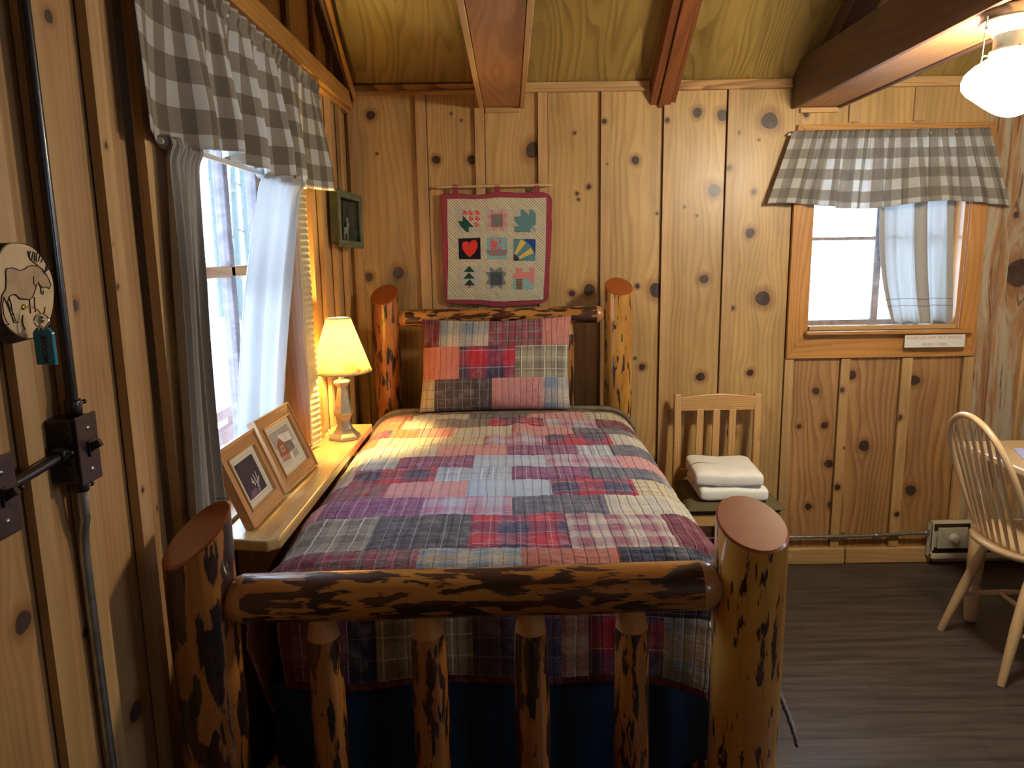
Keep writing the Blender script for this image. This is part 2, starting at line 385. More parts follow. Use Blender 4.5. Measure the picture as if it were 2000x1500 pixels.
M_frame = wood('oak_picture_frame', (0.58, 0.31, 0.12), (0.38, 0.17, 0.055), freq=110, warp=2.0, lines=0.5, rough=0.25, coat=0.6)
M_base = wood('pale_baseboard', (0.60, 0.38, 0.17), (0.40, 0.22, 0.085), freq=26, warp=3.0, lines=0.6, rough=0.5)
def floormat():
    t = NT('dark_vinyl_plank'); wc = t.attr('wc'); x, y, z = t.sep(wc)
    g = t.noise(t.scale(wc, (2.2, 34, 1)), 1, 5, 0.65); g2 = t.noise(t.scale(wc, (9, 160, 1)), 1, 3, 0.6)
    row = t.math('FLOOR', t.math('DIVIDE', y, 0.152))
    wn = t.n('ShaderNodeTexWhiteNoise', noise_dimensions='1D'); t.put(wn.inputs['W'], row)
    xo = t.math('ADD', t.math('DIVIDE', x, 1.22), wn.outputs['Value'])
    wn2 = t.n('ShaderNodeTexWhiteNoise', noise_dimensions='2D'); cb = t.n('ShaderNodeCombineXYZ'); t.put(cb.inputs[0], t.math('FLOOR', xo)); t.put(cb.inputs[1], row); t.put(wn2.inputs['Vector'], cb.outputs[0])
    fy = t.math('ABSOLUTE', t.math('SUBTRACT', t.math('FRACT', t.math('DIVIDE', y, 0.152)), 0.5))
    fx = t.math('ABSOLUTE', t.math('SUBTRACT', t.math('FRACT', xo), 0.5))
    seam = t.math('MAXIMUM', t.sm(fy, 0.488, 0.497), t.sm(fx, 0.4985, 0.4995))
    c = t.mix(t.sm(g, 0.3, 0.7), (0.030, 0.025, 0.024), (0.088, 0.074, 0.067))
    c = t.mix(t.sm(g2, 0.55, 0.75, 0, 0.5), c, (0.125, 0.112, 0.105))
    c = t.mix(t.math('MULTIPLY', wn2.outputs['Value'], 0.35), c, (0.03, 0.022, 0.018))
    c = t.mix(t.math('MULTIPLY', seam, 0.7), c, (0.01, 0.008, 0.007))
    return t.done(t.bsdf(c, t.sm(g2, 0.3, 0.7, 0.30, 0.45), bump=t.math('SUBTRACT', g2, seam), bstr=0.18, bdist=0.0008))
M_floor = floormat()
M_glass = None
def glassmat():
    t = NT('window_glass'); tp = t.n('ShaderNodeBsdfTransparent'); tp.inputs[0].default_value = (0.97, 0.985, 1, 1)
    gl = t.n('ShaderNodeBsdfGlossy'); gl.inputs['Roughness'].default_value = 0.02
    lw = t.n('ShaderNodeFresnel'); lw.inputs[0].default_value = 1.45
    mx = t.n('ShaderNodeMixShader'); t.t.links.new(t.math('MULTIPLY', lw.outputs[0], 0.6), mx.inputs[0]); t.t.links.new(tp.outputs[0], mx.inputs[1]); t.t.links.new(gl.outputs[0], mx.inputs[2])
    return t.done(mx)
M_glass = glassmat()
M_sash = plain('grey_painted_sash', (0.30, 0.26, 0.27), 0.5, var=0.25)
M_black = plain('black_enamel', (0.012, 0.010, 0.013), 0.28, var=0.2, coat=0.3)
M_plate = plain('dark_bronze_plate', (0.055, 0.036, 0.038), 0.33, metal=0.3, var=0.15)
M_steel = plain('galvanised_steel', (0.42, 0.44, 0.45), 0.32, metal=0.9, var=0.2)
M_chrome = plain('chrome', (0.75, 0.75, 0.76), 0.12, metal=1.0)
M_brass = plain('brass', (0.75, 0.55, 0.20), 0.2, metal=1.0)
M_white = plain('cream_enamel', (0.55, 0.52, 0.42), 0.4, var=0.06)
M_whiteknob = plain('white_plastic', (0.72, 0.70, 0.64), 0.4)
M_rod = plain('off_white_rod', (0.62, 0.60, 0.56), 0.35)
M_snow = plain('snow', (0.85, 0.88, 0.93), 0.8)
M_trunk = plain('grey_green_bark', (0.10, 0.13, 0.12), 0.9, var=0.4)
M_porch = plain('red_brown_porch_wood', (0.22, 0.09, 0.06), 0.7, var=0.3)
M_roof = plain('dark_roof', (0.06, 0.05, 0.05), 0.9)
M_check = check('buffalo_check_taupe', (0.60, 0.59, 0.56), (0.315, 0.275, 0.225), (0.185, 0.155, 0.120), 0.047, 0.22)
M_check2 = check('buffalo_check_taupe_light', (0.72, 0.72, 0.70), (0.43, 0.40, 0.36), (0.30, 0.275, 0.245), 0.043, 0.45)
M_linen = linen('natural_linen', (0.44, 0.41, 0.36), 0.25)
M_linen2 = linen('sheer_linen', (0.58, 0.58, 0.57), 0.6, 0.14)
M_linen3 = linen('sheer_linen_back', (0.50, 0.50, 0.48), 0.45, 0.10)
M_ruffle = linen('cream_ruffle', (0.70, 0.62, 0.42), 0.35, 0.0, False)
M_quilt = plaidmat('patchwork_plaid')
def rope(name, c1, c2, p=0.004, diag=1.0):
    t = NT(name); x, y, _ = t.sep(t.attr('uvm'))
    a = t.math('FRACT', t.math('DIVIDE', t.math('ADD', x, t.math('MULTIPLY', y, diag)), p))
    n = t.noise(t.scale(t.attr('uvm'), (400, 400, 1)), 1, 2)
    f = t.sm(t.math('ABSOLUTE', t.math('SUBTRACT', a, 0.5)), 0.15, 0.3)
    return t.done(t.bsdf(t.mix(f, c1, c2), 0.9, bump=t.math('ADD', f, n), bstr=0.3, spec=0.1))
M_seat = rope('olive_tweed', (0.17, 0.14, 0.075), (0.085, 0.070, 0.040), 0.010, 1.0)
M_denim = rope('blue_bed_skirt', (0.028, 0.055, 0.125), (0.018, 0.038, 0.09), 0.006, 0.0)
def terry():
    t = NT('white_terry'); n = t.noise(t.attr('wc'), 420, 3); n2 = t.noise(t.attr('wc'), 25, 2)
    return t.done(t.bsdf(t.mix(t.sm(n2, 0.3, 0.7), (0.84, 0.84, 0.84), (0.90, 0.90, 0.90)), 0.95, bump=n, bstr=0.7, bdist=0.002, spec=0.1, sheen=0.3))
M_towel = terry()
def dots(name, base, dot, p, r=0.26, alt=True):
    t = NT(name); x, y, _ = t.sep(t.attr('uvm'))
    u = t.math('DIVIDE', t.math('ADD', x, y), p); v = t.math('DIVIDE', t.math('SUBTRACT', x, y), p)
    fu = t.math('SUBTRACT', t.math('FRACT', u), 0.5); fv = t.math('SUBTRACT', t.math('FRACT', v), 0.5)
    d = t.math('SQRT', t.math('ADD', t.math('MULTIPLY', fu, fu), t.math('MULTIPLY', fv, fv)))
    return t.done(t.bsdf(t.mix(t.sm(d, r-0.08, r+0.04, 1, 0), base, dot), 0.9, spec=0.1))
M_red_dot = dots('red_dotted_cotton', (0.24, 0.018, 0.045), (0.50, 0.22, 0.25), 0.0085)
M_heart = dots('bright_red_dotted', (0.62, 0.02, 0.015), (0.75, 0.35, 0.30), 0.006, 0.2)
M_pinkp = dots('pink_print', (0.62, 0.20, 0.22), (0.70, 0.36, 0.36), 0.007)
M_redw = dots('red_white_print', (0.62, 0.07, 0.09), (0.80, 0.68, 0.62), 0.016, 0.22)
M_green = dots('dark_green_print', (0.018, 0.065, 0.045), (0.10, 0.22, 0.16), 0.008, 0.14)
M_teal = dots('teal_chambray', (0.10, 0.24, 0.26), (0.13, 0.28, 0.30), 0.004)
M_bw = dots('black_white_print', (0.025, 0.03, 0.035), (0.55, 0.58, 0.55), 0.0055, 0.34)
M_navy = dots('navy_cotton', (0.012, 0.012, 0.022), (0.02, 0.02, 0.035), 0.01)
M_navydot = dots('navy_dotted', (0.012, 0.012, 0.03), (0.45, 0.48, 0.55), 0.007, 0.2)
M_blueq = dots('royal_blue_cotton', (0.025, 0.06, 0.25), (0.03, 0.08, 0.28), 0.01)
M_tealdot = dots('teal_dotted', (0.08, 0.22, 0.28), (0.30, 0.45, 0.48), 0.008, 0.2)
M_yel = dots('yellow_cotton', (0.66, 0.50, 0.11), (0.70, 0.56, 0.18), 0.008)
M_sky = dots('light_blue_cotton', (0.22, 0.42, 0.47), (0.26, 0.46, 0.50), 0.005)
M_grypat = dots('pale_grey_print', (0.42, 0.44, 0.40), (0.55, 0.55, 0.50), 0.0045)
M_slate = dots('slate_floral', (0.05, 0.085, 0.115), (0.16, 0.035, 0.05), 0.019, 0.2)
M_trunkred = dots('trunk_red', (0.50, 0.06, 0.07), (0.5, 0.06, 0.07), 0.01)
M_hull = dots('maroon_grey_plaid', (0.23, 0.16, 0.17), (0.38, 0.33, 0.33), 0.0045)
M_checkbw = check('black_tan_check', (0.50, 0.35, 0.18), (0.20, 0.13, 0.07), (0.015, 0.01, 0.01), 0.0035, 0.0)
def creamq():
    t = NT('cream_quilting'); x, y, _ = t.sep(t.attr('uvm'))
    a = t.math('FRACT', t.math('DIVIDE', t.math('ADD', x, y), 0.0135)); f = t.sm(t.math('ABSOLUTE', t.math('SUBTRACT', a, 0.5)), 0.0, 0.22, 0, 1)
    return t.done(t.bsdf((0.64, 0.60, 0.47), 0.9, bump=f, bstr=0.9, bdist=0.006, spec=0.1))
M_creamq = creamq()
M_cutred = None
def cutmat(name, c1, c2, coat=1.0):
    t = NT(name); wc = t.attr('wc'); x, y, z = t.sep(t.attr('uvm'))
    r = t.math('SQRT', t.math('ADD', t.math('MULTIPLY', x, x), t.math('MULTIPLY', y, y)))
    n = t.noise(wc, 25, 3); ring = t.math('SINE', t.math('ADD', t.math('MULTIPLY', r, 900.0), t.math('MULTIPLY', n, 6.0)))
    c = t.mix(t.math('ADD', t.math('MULTIPLY', ring, 0.06), t.math('MULTIPLY', n, 0.8)), c1, c2)
    return t.done(t.bsdf(c, 0.35, coat=coat, crough=0.08))
M_cutred = cutmat('varnished_log_end', (0.36, 0.085, 0.012), (0.25, 0.052, 0.008), 0.5)
M_cutpale = cutmat('peeled_tenon', (0.50, 0.26, 0.09), (0.38, 0.17, 0.05), 0.5)
LOG_rail = logmat('peeled_bark_rail', 0.49)
LOG_dark = logmat('bark_log_dark', 0.485, fine=0.75, base=(0.40, 0.16, 0.035), base2=(0.22, 0.07, 0.014))
LOG_gold = logmat('golden_peeled_log', 0.60, base=(0.62, 0.33, 0.065), base2=(0.42, 0.175, 0.028), fleck=0.625)
LOG_mid = logmat('mixed_bark_log', 0.53, base=(0.46, 0.19, 0.04), base2=(0.27, 0.085, 0.016), fleck=0.62)
M_mattress = plain('mattress_ticking', (0.45, 0.44, 0.42), 0.9)
M_blanket = plain('taupe_brown_blanket', (0.16, 0.12, 0.085), 0.95, var=0.2)
M_blanketd = plain('dark_blanket_binding', (0.035, 0.022, 0.018), 0.8)
M_pewter = plain('champagne_pewter', (0.33, 0.31, 0.27), 0.32, metal=0.7, var=0.1)
M_paper = plain('white_paper', (0.72, 0.71, 0.68), 0.7)
M_mat = plain('cream_mat_board', (0.66, 0.63, 0.52), 0.8)
M_greenframe = plain('grey_green_painted_wood', (0.11, 0.125, 0.075), 0.55, var=0.3)
M_boxin = plain('shadow_box_dark_lining', (0.05, 0.045, 0.032), 0.8)
M_ink = plain('burnt_line', (0.045, 0.02, 0.012), 0.8)
M_plaque = plain('pale_basswood', (0.62, 0.45, 0.26), 0.6, var=0.08)
M_mooseb = plain('tan_burnt_wood', (0.47, 0.31, 0.18), 0.7, var=0.15)
M_bark = plain('rough_brown_bark', (0.09, 0.055, 0.04), 0.9, var=0.5, bump=1.0, bscale=90)
M_tagblue = plain('teal_blue_plastic', (0.012, 0.21, 0.36), 0.25, coat=0.3)
M_redink = plain('faded_red_ink', (0.55, 0.22, 0.22), 0.8)
M_blueink = plain('lilac_paper', (0.42, 0.45, 0.78), 0.7)

def emitmat(name, col, strength, trans=None):
    t = NT(name); e = t.n('ShaderNodeEmission'); e.inputs[0].default_value = (*col[:3], 1); e.inputs[1].default_value = strength
    return t.done(e)
M_globe = emitmat('glowing_opal_glass', (1.0, 0.86, 0.60), GLOBE_STRENGTH)

# ---------------------------------------------------------------- plank walls
class Planks:
    def __init__(s): s.V = []; s.Q = []; s.mi = []; s.wc = []; s.kn = []; s.ti = []; s.n = 0; s.mats = []
    def mat(s, m):
        if m not in s.mats: s.mats.append(m)
        return s.mats.index(m)
    def plank(s, fr, a0, a1, z0, z1, d, m, knots=(), res=0.006, th=0.02, tint=None, ztop=None, slim=0.0):
        """fr(a, z, d) -> xyz arrays; front face as a fine grid, plus the four edges"""
        na = max(2, int((a1-a0)/res)); nz = max(2, int((z1-z0)/res))
        A, Z = np.meshgrid(np.linspace(a0, a1, na+1), np.linspace(z0, z1, nz+1))
        sd = rng.uniform(-9, 9, 3); U = A.copy(); K = np.zeros_like(A)
        for (ka, kz, r) in knots:
            if ka < a0-2*r or ka > a1+2*r or kz < z0-0.2 or kz > z1+0.2: continue
            da = (A-ka)/r; dz = (Z-kz)/r
            U = U - r*1.6*np.tanh(da*1.5)*np.exp(-np.abs(da)/2.6)*np.exp(-(dz/3.4)**2)
            if a0-r*0.6 < ka < a1+r*0.6:
                wob = (1+0.05*np.sin(2*np.arctan2(dz, da)+ka*50)+0.04*np.sin(3*np.arctan2(dz, da)+kz*70))
                K = np.maximum(K, np.clip(4-np.sqrt(da**2+dz**2)/wob, 0, 4))
        if ztop is not None: Z = np.minimum(Z, ztop(A))
        X, Y, ZZ = fr(A, Z, np.full_like(A, d)); n0 = s.n
        s.V.append(np.stack([X, Y, ZZ], -1).reshape(-1, 3)); n = A.size
        s.wc.append(np.stack([U+sd[0], np.full_like(U, sd[1]), Z+sd[2]], -1).reshape(-1, 3)); s.kn.append(K.ravel())
        ti = rng.uniform(-0.12, 0.08) if tint is None else tint
        s.ti.append(np.full(n, ti)); idx = (np.arange(n).reshape(nz+1, na+1)+n0)
        q = np.stack([idx[:-1, :-1], idx[:-1, 1:], idx[1:, 1:], idx[1:, :-1]], -1).reshape(-1, 4)
        s.Q.append(q); s.mi.append(np.full(len(q), s.mat(m))); s.n += n
        # edges as thin strips going back by th
        for (pa, pz, qa, qz) in ((a0, z0, a0, z1), (a1, z1, a1, z0), (a1, z0, a0, z0), (a0, z1, a1, z1)):
            pa_, qa_ = pa, qa; AA = np.array([pa_, qa_, qa_, pa_]); Zq = np.array([pz, qz, qz, pz], float)
            if ztop is not None: Zq = np.minimum(Zq, ztop(AA))
            th_ = th if d < 0.010 else d-0.004; D = np.array([d, d, d-th_, d-th_]); X, Y, Z3 = fr(AA, Zq, D)
            s.V.append(np.stack([X, Y, Z3], -1)); s.wc.append(np.stack([AA+sd[0], D+sd[1], Zq+sd[2]], -1)); s.kn.append(np.zeros(4)); s.ti.append(np.full(4, ti-0.2))
            s.Q.append(np.array([[0, 1, 2, 3]])+s.n); s.mi.append(np.array([s.mat(m)])); s.n += 4
    def slab(s, x0, x1, y0, y1, z0, z1, m):
        c = np.array([[x, y, z] for x in (x0, x1) for y in (y0, y1) for z in (z0, z1)], float)
        q = np.array([[0, 1, 3, 2], [4, 6, 7, 5], [0, 4, 5, 1], [2, 3, 7, 6], [0, 2, 6, 4], [1, 5, 7, 3]])+s.n
        s.V.append(c); s.wc.append(c); s.kn.append(np.zeros(8)); s.ti.append(np.full(8, 0.)); s.Q.append(q); s.mi.append(np.full(6, s.mat(m))); s.n += 8
    def hexa(s, pts, m):
        c = np.array(pts, float); q = np.array([[0, 1, 3, 2], [4, 6, 7, 5], [0, 4, 5, 1], [2, 3, 7, 6], [0, 2, 6, 4], [1, 5, 7, 3]])+s.n
        s.V.append(c); s.wc.append(c); s.kn.append(np.zeros(8)); s.ti.append(np.full(8, 0.)); s.Q.append(q); s.mi.append(np.full(6, s.mat(m))); s.n += 8
    def build(s, name):
        o = fast_mesh(name, np.concatenate(s.V), np.concatenate(s.Q), s.mats, np.concatenate(s.mi),
                      {'wc': ('FLOAT_VECTOR', np.concatenate(s.wc)), 'kn': ('FLOAT', np.concatenate(s.kn)), 'tint': ('FLOAT', np.concatenate(s.ti))}, smooth=False)
        return tag(o, kind='structure')

# back wall ------------------------------------------------------
frB = lambda a, z, d: (a, YB-d, z)
def px(x, y): return P(x, y, 'Y', YB)[0]
def pz(x, y): return P(x, y, 'Y', YB)[2]
knB = [(724,225,8),(852,312,7.5),(921,312,8),(1041,293,14),(1241,313,7.5),(1362,220,8.5),(1411,225,10),(1503,236,15),(1442,259,3.5),(1150,365,4.5),(1395,372,12),(1472,375,5),(1465,455,9),
       (1117,573,6),(1151,566,11),(1245,559,4.5),(1283,567,14),(1375,545,8.5),(1490,583,14),(1430,602,4.5),(1368,736,8.5),(1254,717,6.5),(1465,728,6.5),(1427,845,10),(1281,910,12),
       (1594,764,7),(1664,733,9),(1561,833,5),(1611,831,7),(1619,906,8.5),(1579,990,7),(1623,987,7),(1688,871,11),(1787,743,10),(1779,958,11),(721,541,8),(778,533,11),(736,300,2.5),(901,235,2.5),(881,222,2.5),
       (1122,260,3),(1127,378,3.5),(1130,390,3),(1283,417,2.5),(1361,421,2.5),(1337,404,2.5),(1990,533,26),(1985,420,6),(1240,700,3),(1482,273,2.5)]
KB = []
for x, y, r in knB:
    p = P(x, y, 'Y', YB); KB.append((p.x, p.z, r*YB/F))
knBb = [(889,281,3),(1180,237,4.5),(1303,235,4.5),(1424,328,5),(1645,762,5),(1757,816,6),(1636,952,6),(1752,1005,5),(1650,875,3),(1186,320,2)]
KBb = []
for x, y, r in knBb:
    p = P(x, y, 'Y', YB-0.018); KBb.append((p.x, p.z, r*YB/F))
wb = Planks()
bx = [px(828, 400), px(940, 400), px(1061, 400), px(1182, 400), px(1302, 400), px(1424, 400), px(1536, 600)]   # batten centres
ed = [XL] + bx
tints = [-0.05, -0.02, 0.0, 0.06, 0.10, 0.04, -0.04]
for i in range(7):
    m = M_wall
    wb.plank(frB, ed[i]+0.001, ed[i+1]-0.001, 0, ZW-0.005, 0.0, m, KB, 0.006, tint=tints[i]*0.9)
for b, hw in zip(bx[:6], (0.0235, 0.0215, 0.0215, 0.0225, 0.0225, 0.0225)):
    wb.plank(frB, b-hw, b+hw, 0.085, ZW-0.045, 0.018, M_batten, KBb, 0.008, tint=rng.uniform(-0.12, 0.0))
    for e in (b-hw-0.0030, b+hw+0.0002): wb.plank(frB, e, e+0.0028, 0.085, ZW-0.045, 0.0015, M_dark, (), 0.5, th=0.001, tint=-0.5)  # thin dark strips along both batten edges stand in for the shadow gap
wb.plank(frB, XL+0.018, px(705, 400), 0.0, ZW-0.045, 0.02, M_batten, (), 0.02, tint=-0.1)
# right of the seam at the window: boards above, below and right
xs = px(1536, 600); cbx = [px(1646, 760), px(1762, 800), px(1884, 760), px(1984, 800)]
eb = [xs, cbx[0], cbx[1], cbx[2], cbx[3]+0.01, 2.75, XR]
for i in range(6):
    lowm = M_low if i < 3 else (M_weath if i < 5 else M_wall)
    zt = W2[2]-0.13 if i < 3 else ZW-0.005
    wb.plank(frB, eb[i]+0.001, eb[i+1]-0.001, 0, zt, -0.002, lowm, KB, 0.006 if i < 4 else 0.02, tint=(0.0, -0.05, -0.08, -0.05, 0.0, 0)[i])
for b, hw in ((xs+0.022, 0.020), (cbx[0], 0.021), (cbx[1], 0.0235), (cbx[2], 0.0235)):
    wb.plank(frB, b-hw, b+hw, 0.085, W2[2]-0.135, 0.016, M_batten, KBb, 0.008, tint=rng.uniform(-0.12, -0.02))
    for e in (b-hw-0.0030, b+hw+0.0002): wb.plank(frB, e, e+0.0028, 0.085, W2[2]-0.135, 0.0005, M_dark, (), 0.5, th=0.001, tint=-0.5)  # same painted shadow lines beside the battens below the window
wb.plank(frB, cbx[2]+0.10, cbx[2]+0.14, 0.085, ZW-0.045, 0.014, M_weath, (), 0.01, tint=-0.1)
wb.plank(frB, cbx[3]-0.006, cbx[3]+0.010, 0.2, ZW-0.045, 0.012, M_batten, (), 0.02, tint=0.2)
ua = [xs, px(1667, 210), px(1795, 200), cbx[2]]
for i in range(3):
    wb.plank(frB, ua[i]+0.001, ua[i+1]-0.001, W2[3]+0.02, ZW-0.005, -0.002, M_wall, [(P(1575, 222, 'Y', YB).x, P(1575, 222, 'Y', YB).z, 0.014)], 0.007, tint=(0.06, 0.05, -0.06)[i])
for xx, hw in ((px(1667, 210), 0.022), (px(1795, 200), 0.024)):
    wb.plank(frB, xx-hw, xx+hw, W2[3]+0.06, ZW-0.045, 0.014, M_batten, [], 0.01, tint=-0.04)
TH = 0.14
for (x0, x1, z0, z1) in ((XL-TH, W2[0]-0.03, 0, ZW+0.1), (W2[1]+0.03, XR+TH, 0, ZW+0.1), (W2[0]-0.03, W2[1]+0.03, 0, W2[2]-0.03), (W2[0]-0.03, W2[1]+0.03, W2[3]+0.03, ZW+0.1)):
    wb.slab(x0, x1, YB+0.022, YB+TH, z0, z1, M_dark)
wb.build('wall_back')

# left wall (gable) -------------------------------------------------
frL = lambda a, z, d: (XL+d, a, z)
knL = [(95,32,13),(147,597,12),(82,972,9),(305,990,10),(167,1236,10),(110,1255,6),(45,1215,26),(265,1390,24),(27,900,3),(308,390,9),(335,672,6),(220,560,4),(690,265,4)]
KL = []
for x, y, r in knL:
    p = P(x, y, 'X', XL); KL.append((p.y, p.z, r*p.y/F*0.95))
knLb = [(205,284,6),(228,560,6),(277,957,6),(219,478,3)]
KLb = []
for x, y, r in knLb:
    p = P(x, y, 'X', XL+0.02); KLb.append((p.y, p.z, r*p.y/F))
rz = np.vectorize(lambda y: roofz(y)-0.01)
wl = Planks()
seams = [0.62, 0.86, 1.075, 1.191, 1.367, 1.445, 1.50]
for i in range(6):
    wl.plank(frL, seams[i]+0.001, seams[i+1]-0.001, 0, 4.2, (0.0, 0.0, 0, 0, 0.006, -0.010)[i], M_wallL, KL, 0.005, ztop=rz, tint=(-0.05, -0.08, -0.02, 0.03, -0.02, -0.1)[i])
for a0, a1, d in ((1.055, 1.095, 0.018), (1.168, 1.214, 0.018), (1.345, 1.388, 0.022)):
    wl.plank(frL, a0, a1, 0, 4.2, d, M_batten, KLb, 0.006, ztop=rz, tint=-0.12); wl.plank(frL, a1+0.0002, a1+0.0035, 0, 4.2, 0.001, M_dark, (), 0.5, th=0.0008, ztop=rz, tint=-0.5)  # dark strip on each batten's far edge paints its shadow line
y = YN
while y < 0.6:
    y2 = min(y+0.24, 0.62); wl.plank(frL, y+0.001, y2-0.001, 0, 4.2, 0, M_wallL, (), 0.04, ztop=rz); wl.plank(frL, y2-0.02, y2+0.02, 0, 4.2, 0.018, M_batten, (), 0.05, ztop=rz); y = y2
# around the window
wl.plank(frL, 1.505, 1.618, 0.0, 2.17, 0.024, M_batten, [(P(335,672,'X',XL).y, P(335,672,'X',XL).z, 0.006), (P(325,460,'X',XL).y, P(325,460,'X',XL).z, 0.004), (1.59, 1.62, 0.009)], 0.006, tint=0.06); wl.plank(frL, 1.50, 1.618, 2.17, 4.2, -0.002, M_wallL, (), 0.02, ztop=rz)
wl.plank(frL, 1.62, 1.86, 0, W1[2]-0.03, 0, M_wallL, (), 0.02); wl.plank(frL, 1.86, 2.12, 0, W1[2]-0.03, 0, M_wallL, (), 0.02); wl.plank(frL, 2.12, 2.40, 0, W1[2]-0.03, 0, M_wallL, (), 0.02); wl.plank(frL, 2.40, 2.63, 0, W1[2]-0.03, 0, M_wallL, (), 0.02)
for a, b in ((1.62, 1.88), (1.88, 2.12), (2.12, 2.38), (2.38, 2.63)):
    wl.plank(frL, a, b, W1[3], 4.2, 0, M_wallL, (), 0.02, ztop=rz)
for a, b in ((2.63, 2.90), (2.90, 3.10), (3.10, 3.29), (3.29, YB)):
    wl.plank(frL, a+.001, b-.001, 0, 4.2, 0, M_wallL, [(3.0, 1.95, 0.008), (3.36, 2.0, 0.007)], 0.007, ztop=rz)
for c in (2.90, 3.10, 3.29):
    wl.plank(frL, c-0.02, c+0.02, 0, 2.2, 0.02, M_batten, (), 0.01)
for c in (1.75, 2.2, 2.6, 2.95, 3.2):
    wl.plank(frL, c-0.02, c+0.02, 2.24, 4.2, 0.018, M_dark, (), 0.02, ztop=rz)
for (y0, y1, z0, z1) in ((YN-TH, W1[0]-0.02, 0, 2.2), (W1[1]+0.02, YB+TH, 0, 2.2), (W1[0]-0.02, W1[1]+0.02, 0, W1[2]-0.02)):
    wl.slab(XL-TH, XL-0.022, y0, y1, z0, z1, M_dark)
for y0, y1 in ((YN-TH, 0.0), (0.0, YRIDGE), (YRIDGE, 2.2), (2.2, YB+TH)):
    zb = W1[3]+0.02
    wl.hexa([(xx, yy, (2.12 if k == 0 else roofz(yy)+0.06)) for xx in (XL-TH, XL-0.022) for yy in (y0, y1) for k in (0, 1)], M_dark)
wl.build('wall_left')

# right and near walls (out of the photograph, they close the room) ----
wr = Planks(); frR = lambda a, z, d: (XR-d, a, z)
y = YN
while y < YB-0.01:
    y2 = min(y+0.24, YB)
    if W4[0]-0.2 < y < W4[1]+0.01:
        wr.plank(frR, y, y2, 0, W4[2], 0, M_wall, (), 0.05); wr.plank(frR, y, y2, W4[3], 4.2, 0, M_wall, (), 0.05, ztop=rz)
    else: wr.plank(frR, y, y2, 0, 4.2, 0, M_wall, (), 0.05, ztop=rz)
    y = y2
for (y0, y1, z0, z1) in ((YN-TH, W4[0]-0.05, 0, 2.2), (W4[1]+0.05, YB+TH, 0, 2.2), (W4[0]-0.05, W4[1]+0.05, 0, W4[2]), (W4[0]-0.05, W4[1]+0.05, W4[3], 2.2)):
    wr.slab(XR+0.022, XR+TH, y0, y1, z0, z1, M_dark)
for y0, y1 in ((YN-TH, 0.0), (0.0, YRIDGE), (YRIDGE, 2.2), (2.2, YB+TH)):
    wr.hexa([(xx, yy, (2.12 if k == 0 else roofz(yy)+0.06)) for xx in (XR+0.022, XR+TH) for yy in (y0, y1) for k in (0, 1)], M_dark)
wr.build('wall_right')
wn_ = Planks(); frN = lambda a, z, d: (a, YN+d, z); x = XL
while x < XR-0.01:
    x2 = min(x+0.245, XR)
    if W3[0]-0.2 < x < W3[1]+0.01:
        wn_.plank(frN, x, x2, 0, W3[2], 0, M_wall, (), 0.05); wn_.plank(frN, x, x2, W3[3], roofz(YN)-0.01, 0, M_wall, (), 0.05)
    else: wn_.plank(frN, x, x2, 0, roofz(YN)-0.01, 0, M_wall, (), 0.05)
    x = x2
for (x0, x1, z0, z1) in ((XL-TH, W3[0]-0.05, 0, 2.35), (W3[1]+0.05, XR+TH, 0, 2.35), (W3[0]-0.05, W3[1]+0.05, 0, W3[2]), (W3[0]-0.05, W3[1]+0.05, W3[3], 2.35)):
    wn_.slab(x0, x1, YN-TH, YN-0.022, z0, z1, M_dark)
wn_.build('wall_near')

# floor and ceiling ------------------------------------------------
g = G(); g.add([(XL-TH, YN-TH, 0), (XR+TH, YN-TH, 0), (XR+TH, YB+TH, 0), (XL-TH, YB+TH, 0)], [(0, 1, 2, 3)], M_floor)
g.add([(XL-TH, YN-TH, -0.1), (XR+TH, YN-TH, -0.1), (XR+TH, YB+TH, -0.1), (XL-TH, YB+TH, -0.1)], [(3, 2, 1, 0)], M_floor)
for a, b in (((XL-TH, YN-TH), (XR+TH, YN-TH)), ((XR+TH, YN-TH), (XR+TH, YB+TH)), ((XR+TH, YB+TH), (XL-TH, YB+TH)), ((XL-TH, YB+TH), (XL-TH, YN-TH))):
    g.add([(*a, -0.1), (*b, -0.1), (*b, 0), (*a, 0)], [(0, 1, 2, 3)], M_floor)
g.build('floor', kind='structure')
def roof_slab(g, x0, x1, ya, yb, off0, off1, m):
    """sloped slab between ya > yb, offsets measured straight up from the ceiling plane"""
    vs = []; wc = []; sd = [random.uniform(-5, 5) for _ in range(3)]
    for xx in (x0, x1):
        for yy in (ya, yb):
            for o in (off0, off1):
                vs.append((xx, yy, roofz(yy)+o)); wc.append((xx+sd[0], o+sd[1], yy*1.2+sd[2]))
    g.add(vs, [(0, 2, 3, 1), (4, 5, 7, 6), (0, 1, 5, 4), (2, 6, 7, 3), (0, 4, 6, 2), (1, 3, 7, 5)], m, wc)
g = G()
xp = [XL-TH, -0.03, 0.69, 1.38, 2.1, XR+TH]
for i in range(5):
    roof_slab(g, xp[i]+0.0005, xp[i+1]-0.0005, YB+TH, YRIDGE, 0, 0.02, M_ply); roof_slab(g, xp[i]+0.0005, xp[i+1]-0.0005, YRIDGE, YN-TH, 0, 0.02, M_ply)
roof_slab(g, XL-TH-0.1, XR+TH+0.1, YB+TH+0.3, YRIDGE, 0.02, 0.14, M_roof); roof_slab(g, XL-TH-0.1, XR+TH+0.1, YRIDGE, YN-TH-0.1, 0.02, 0.14, M_roof)
g.build('ceiling', kind='structure')

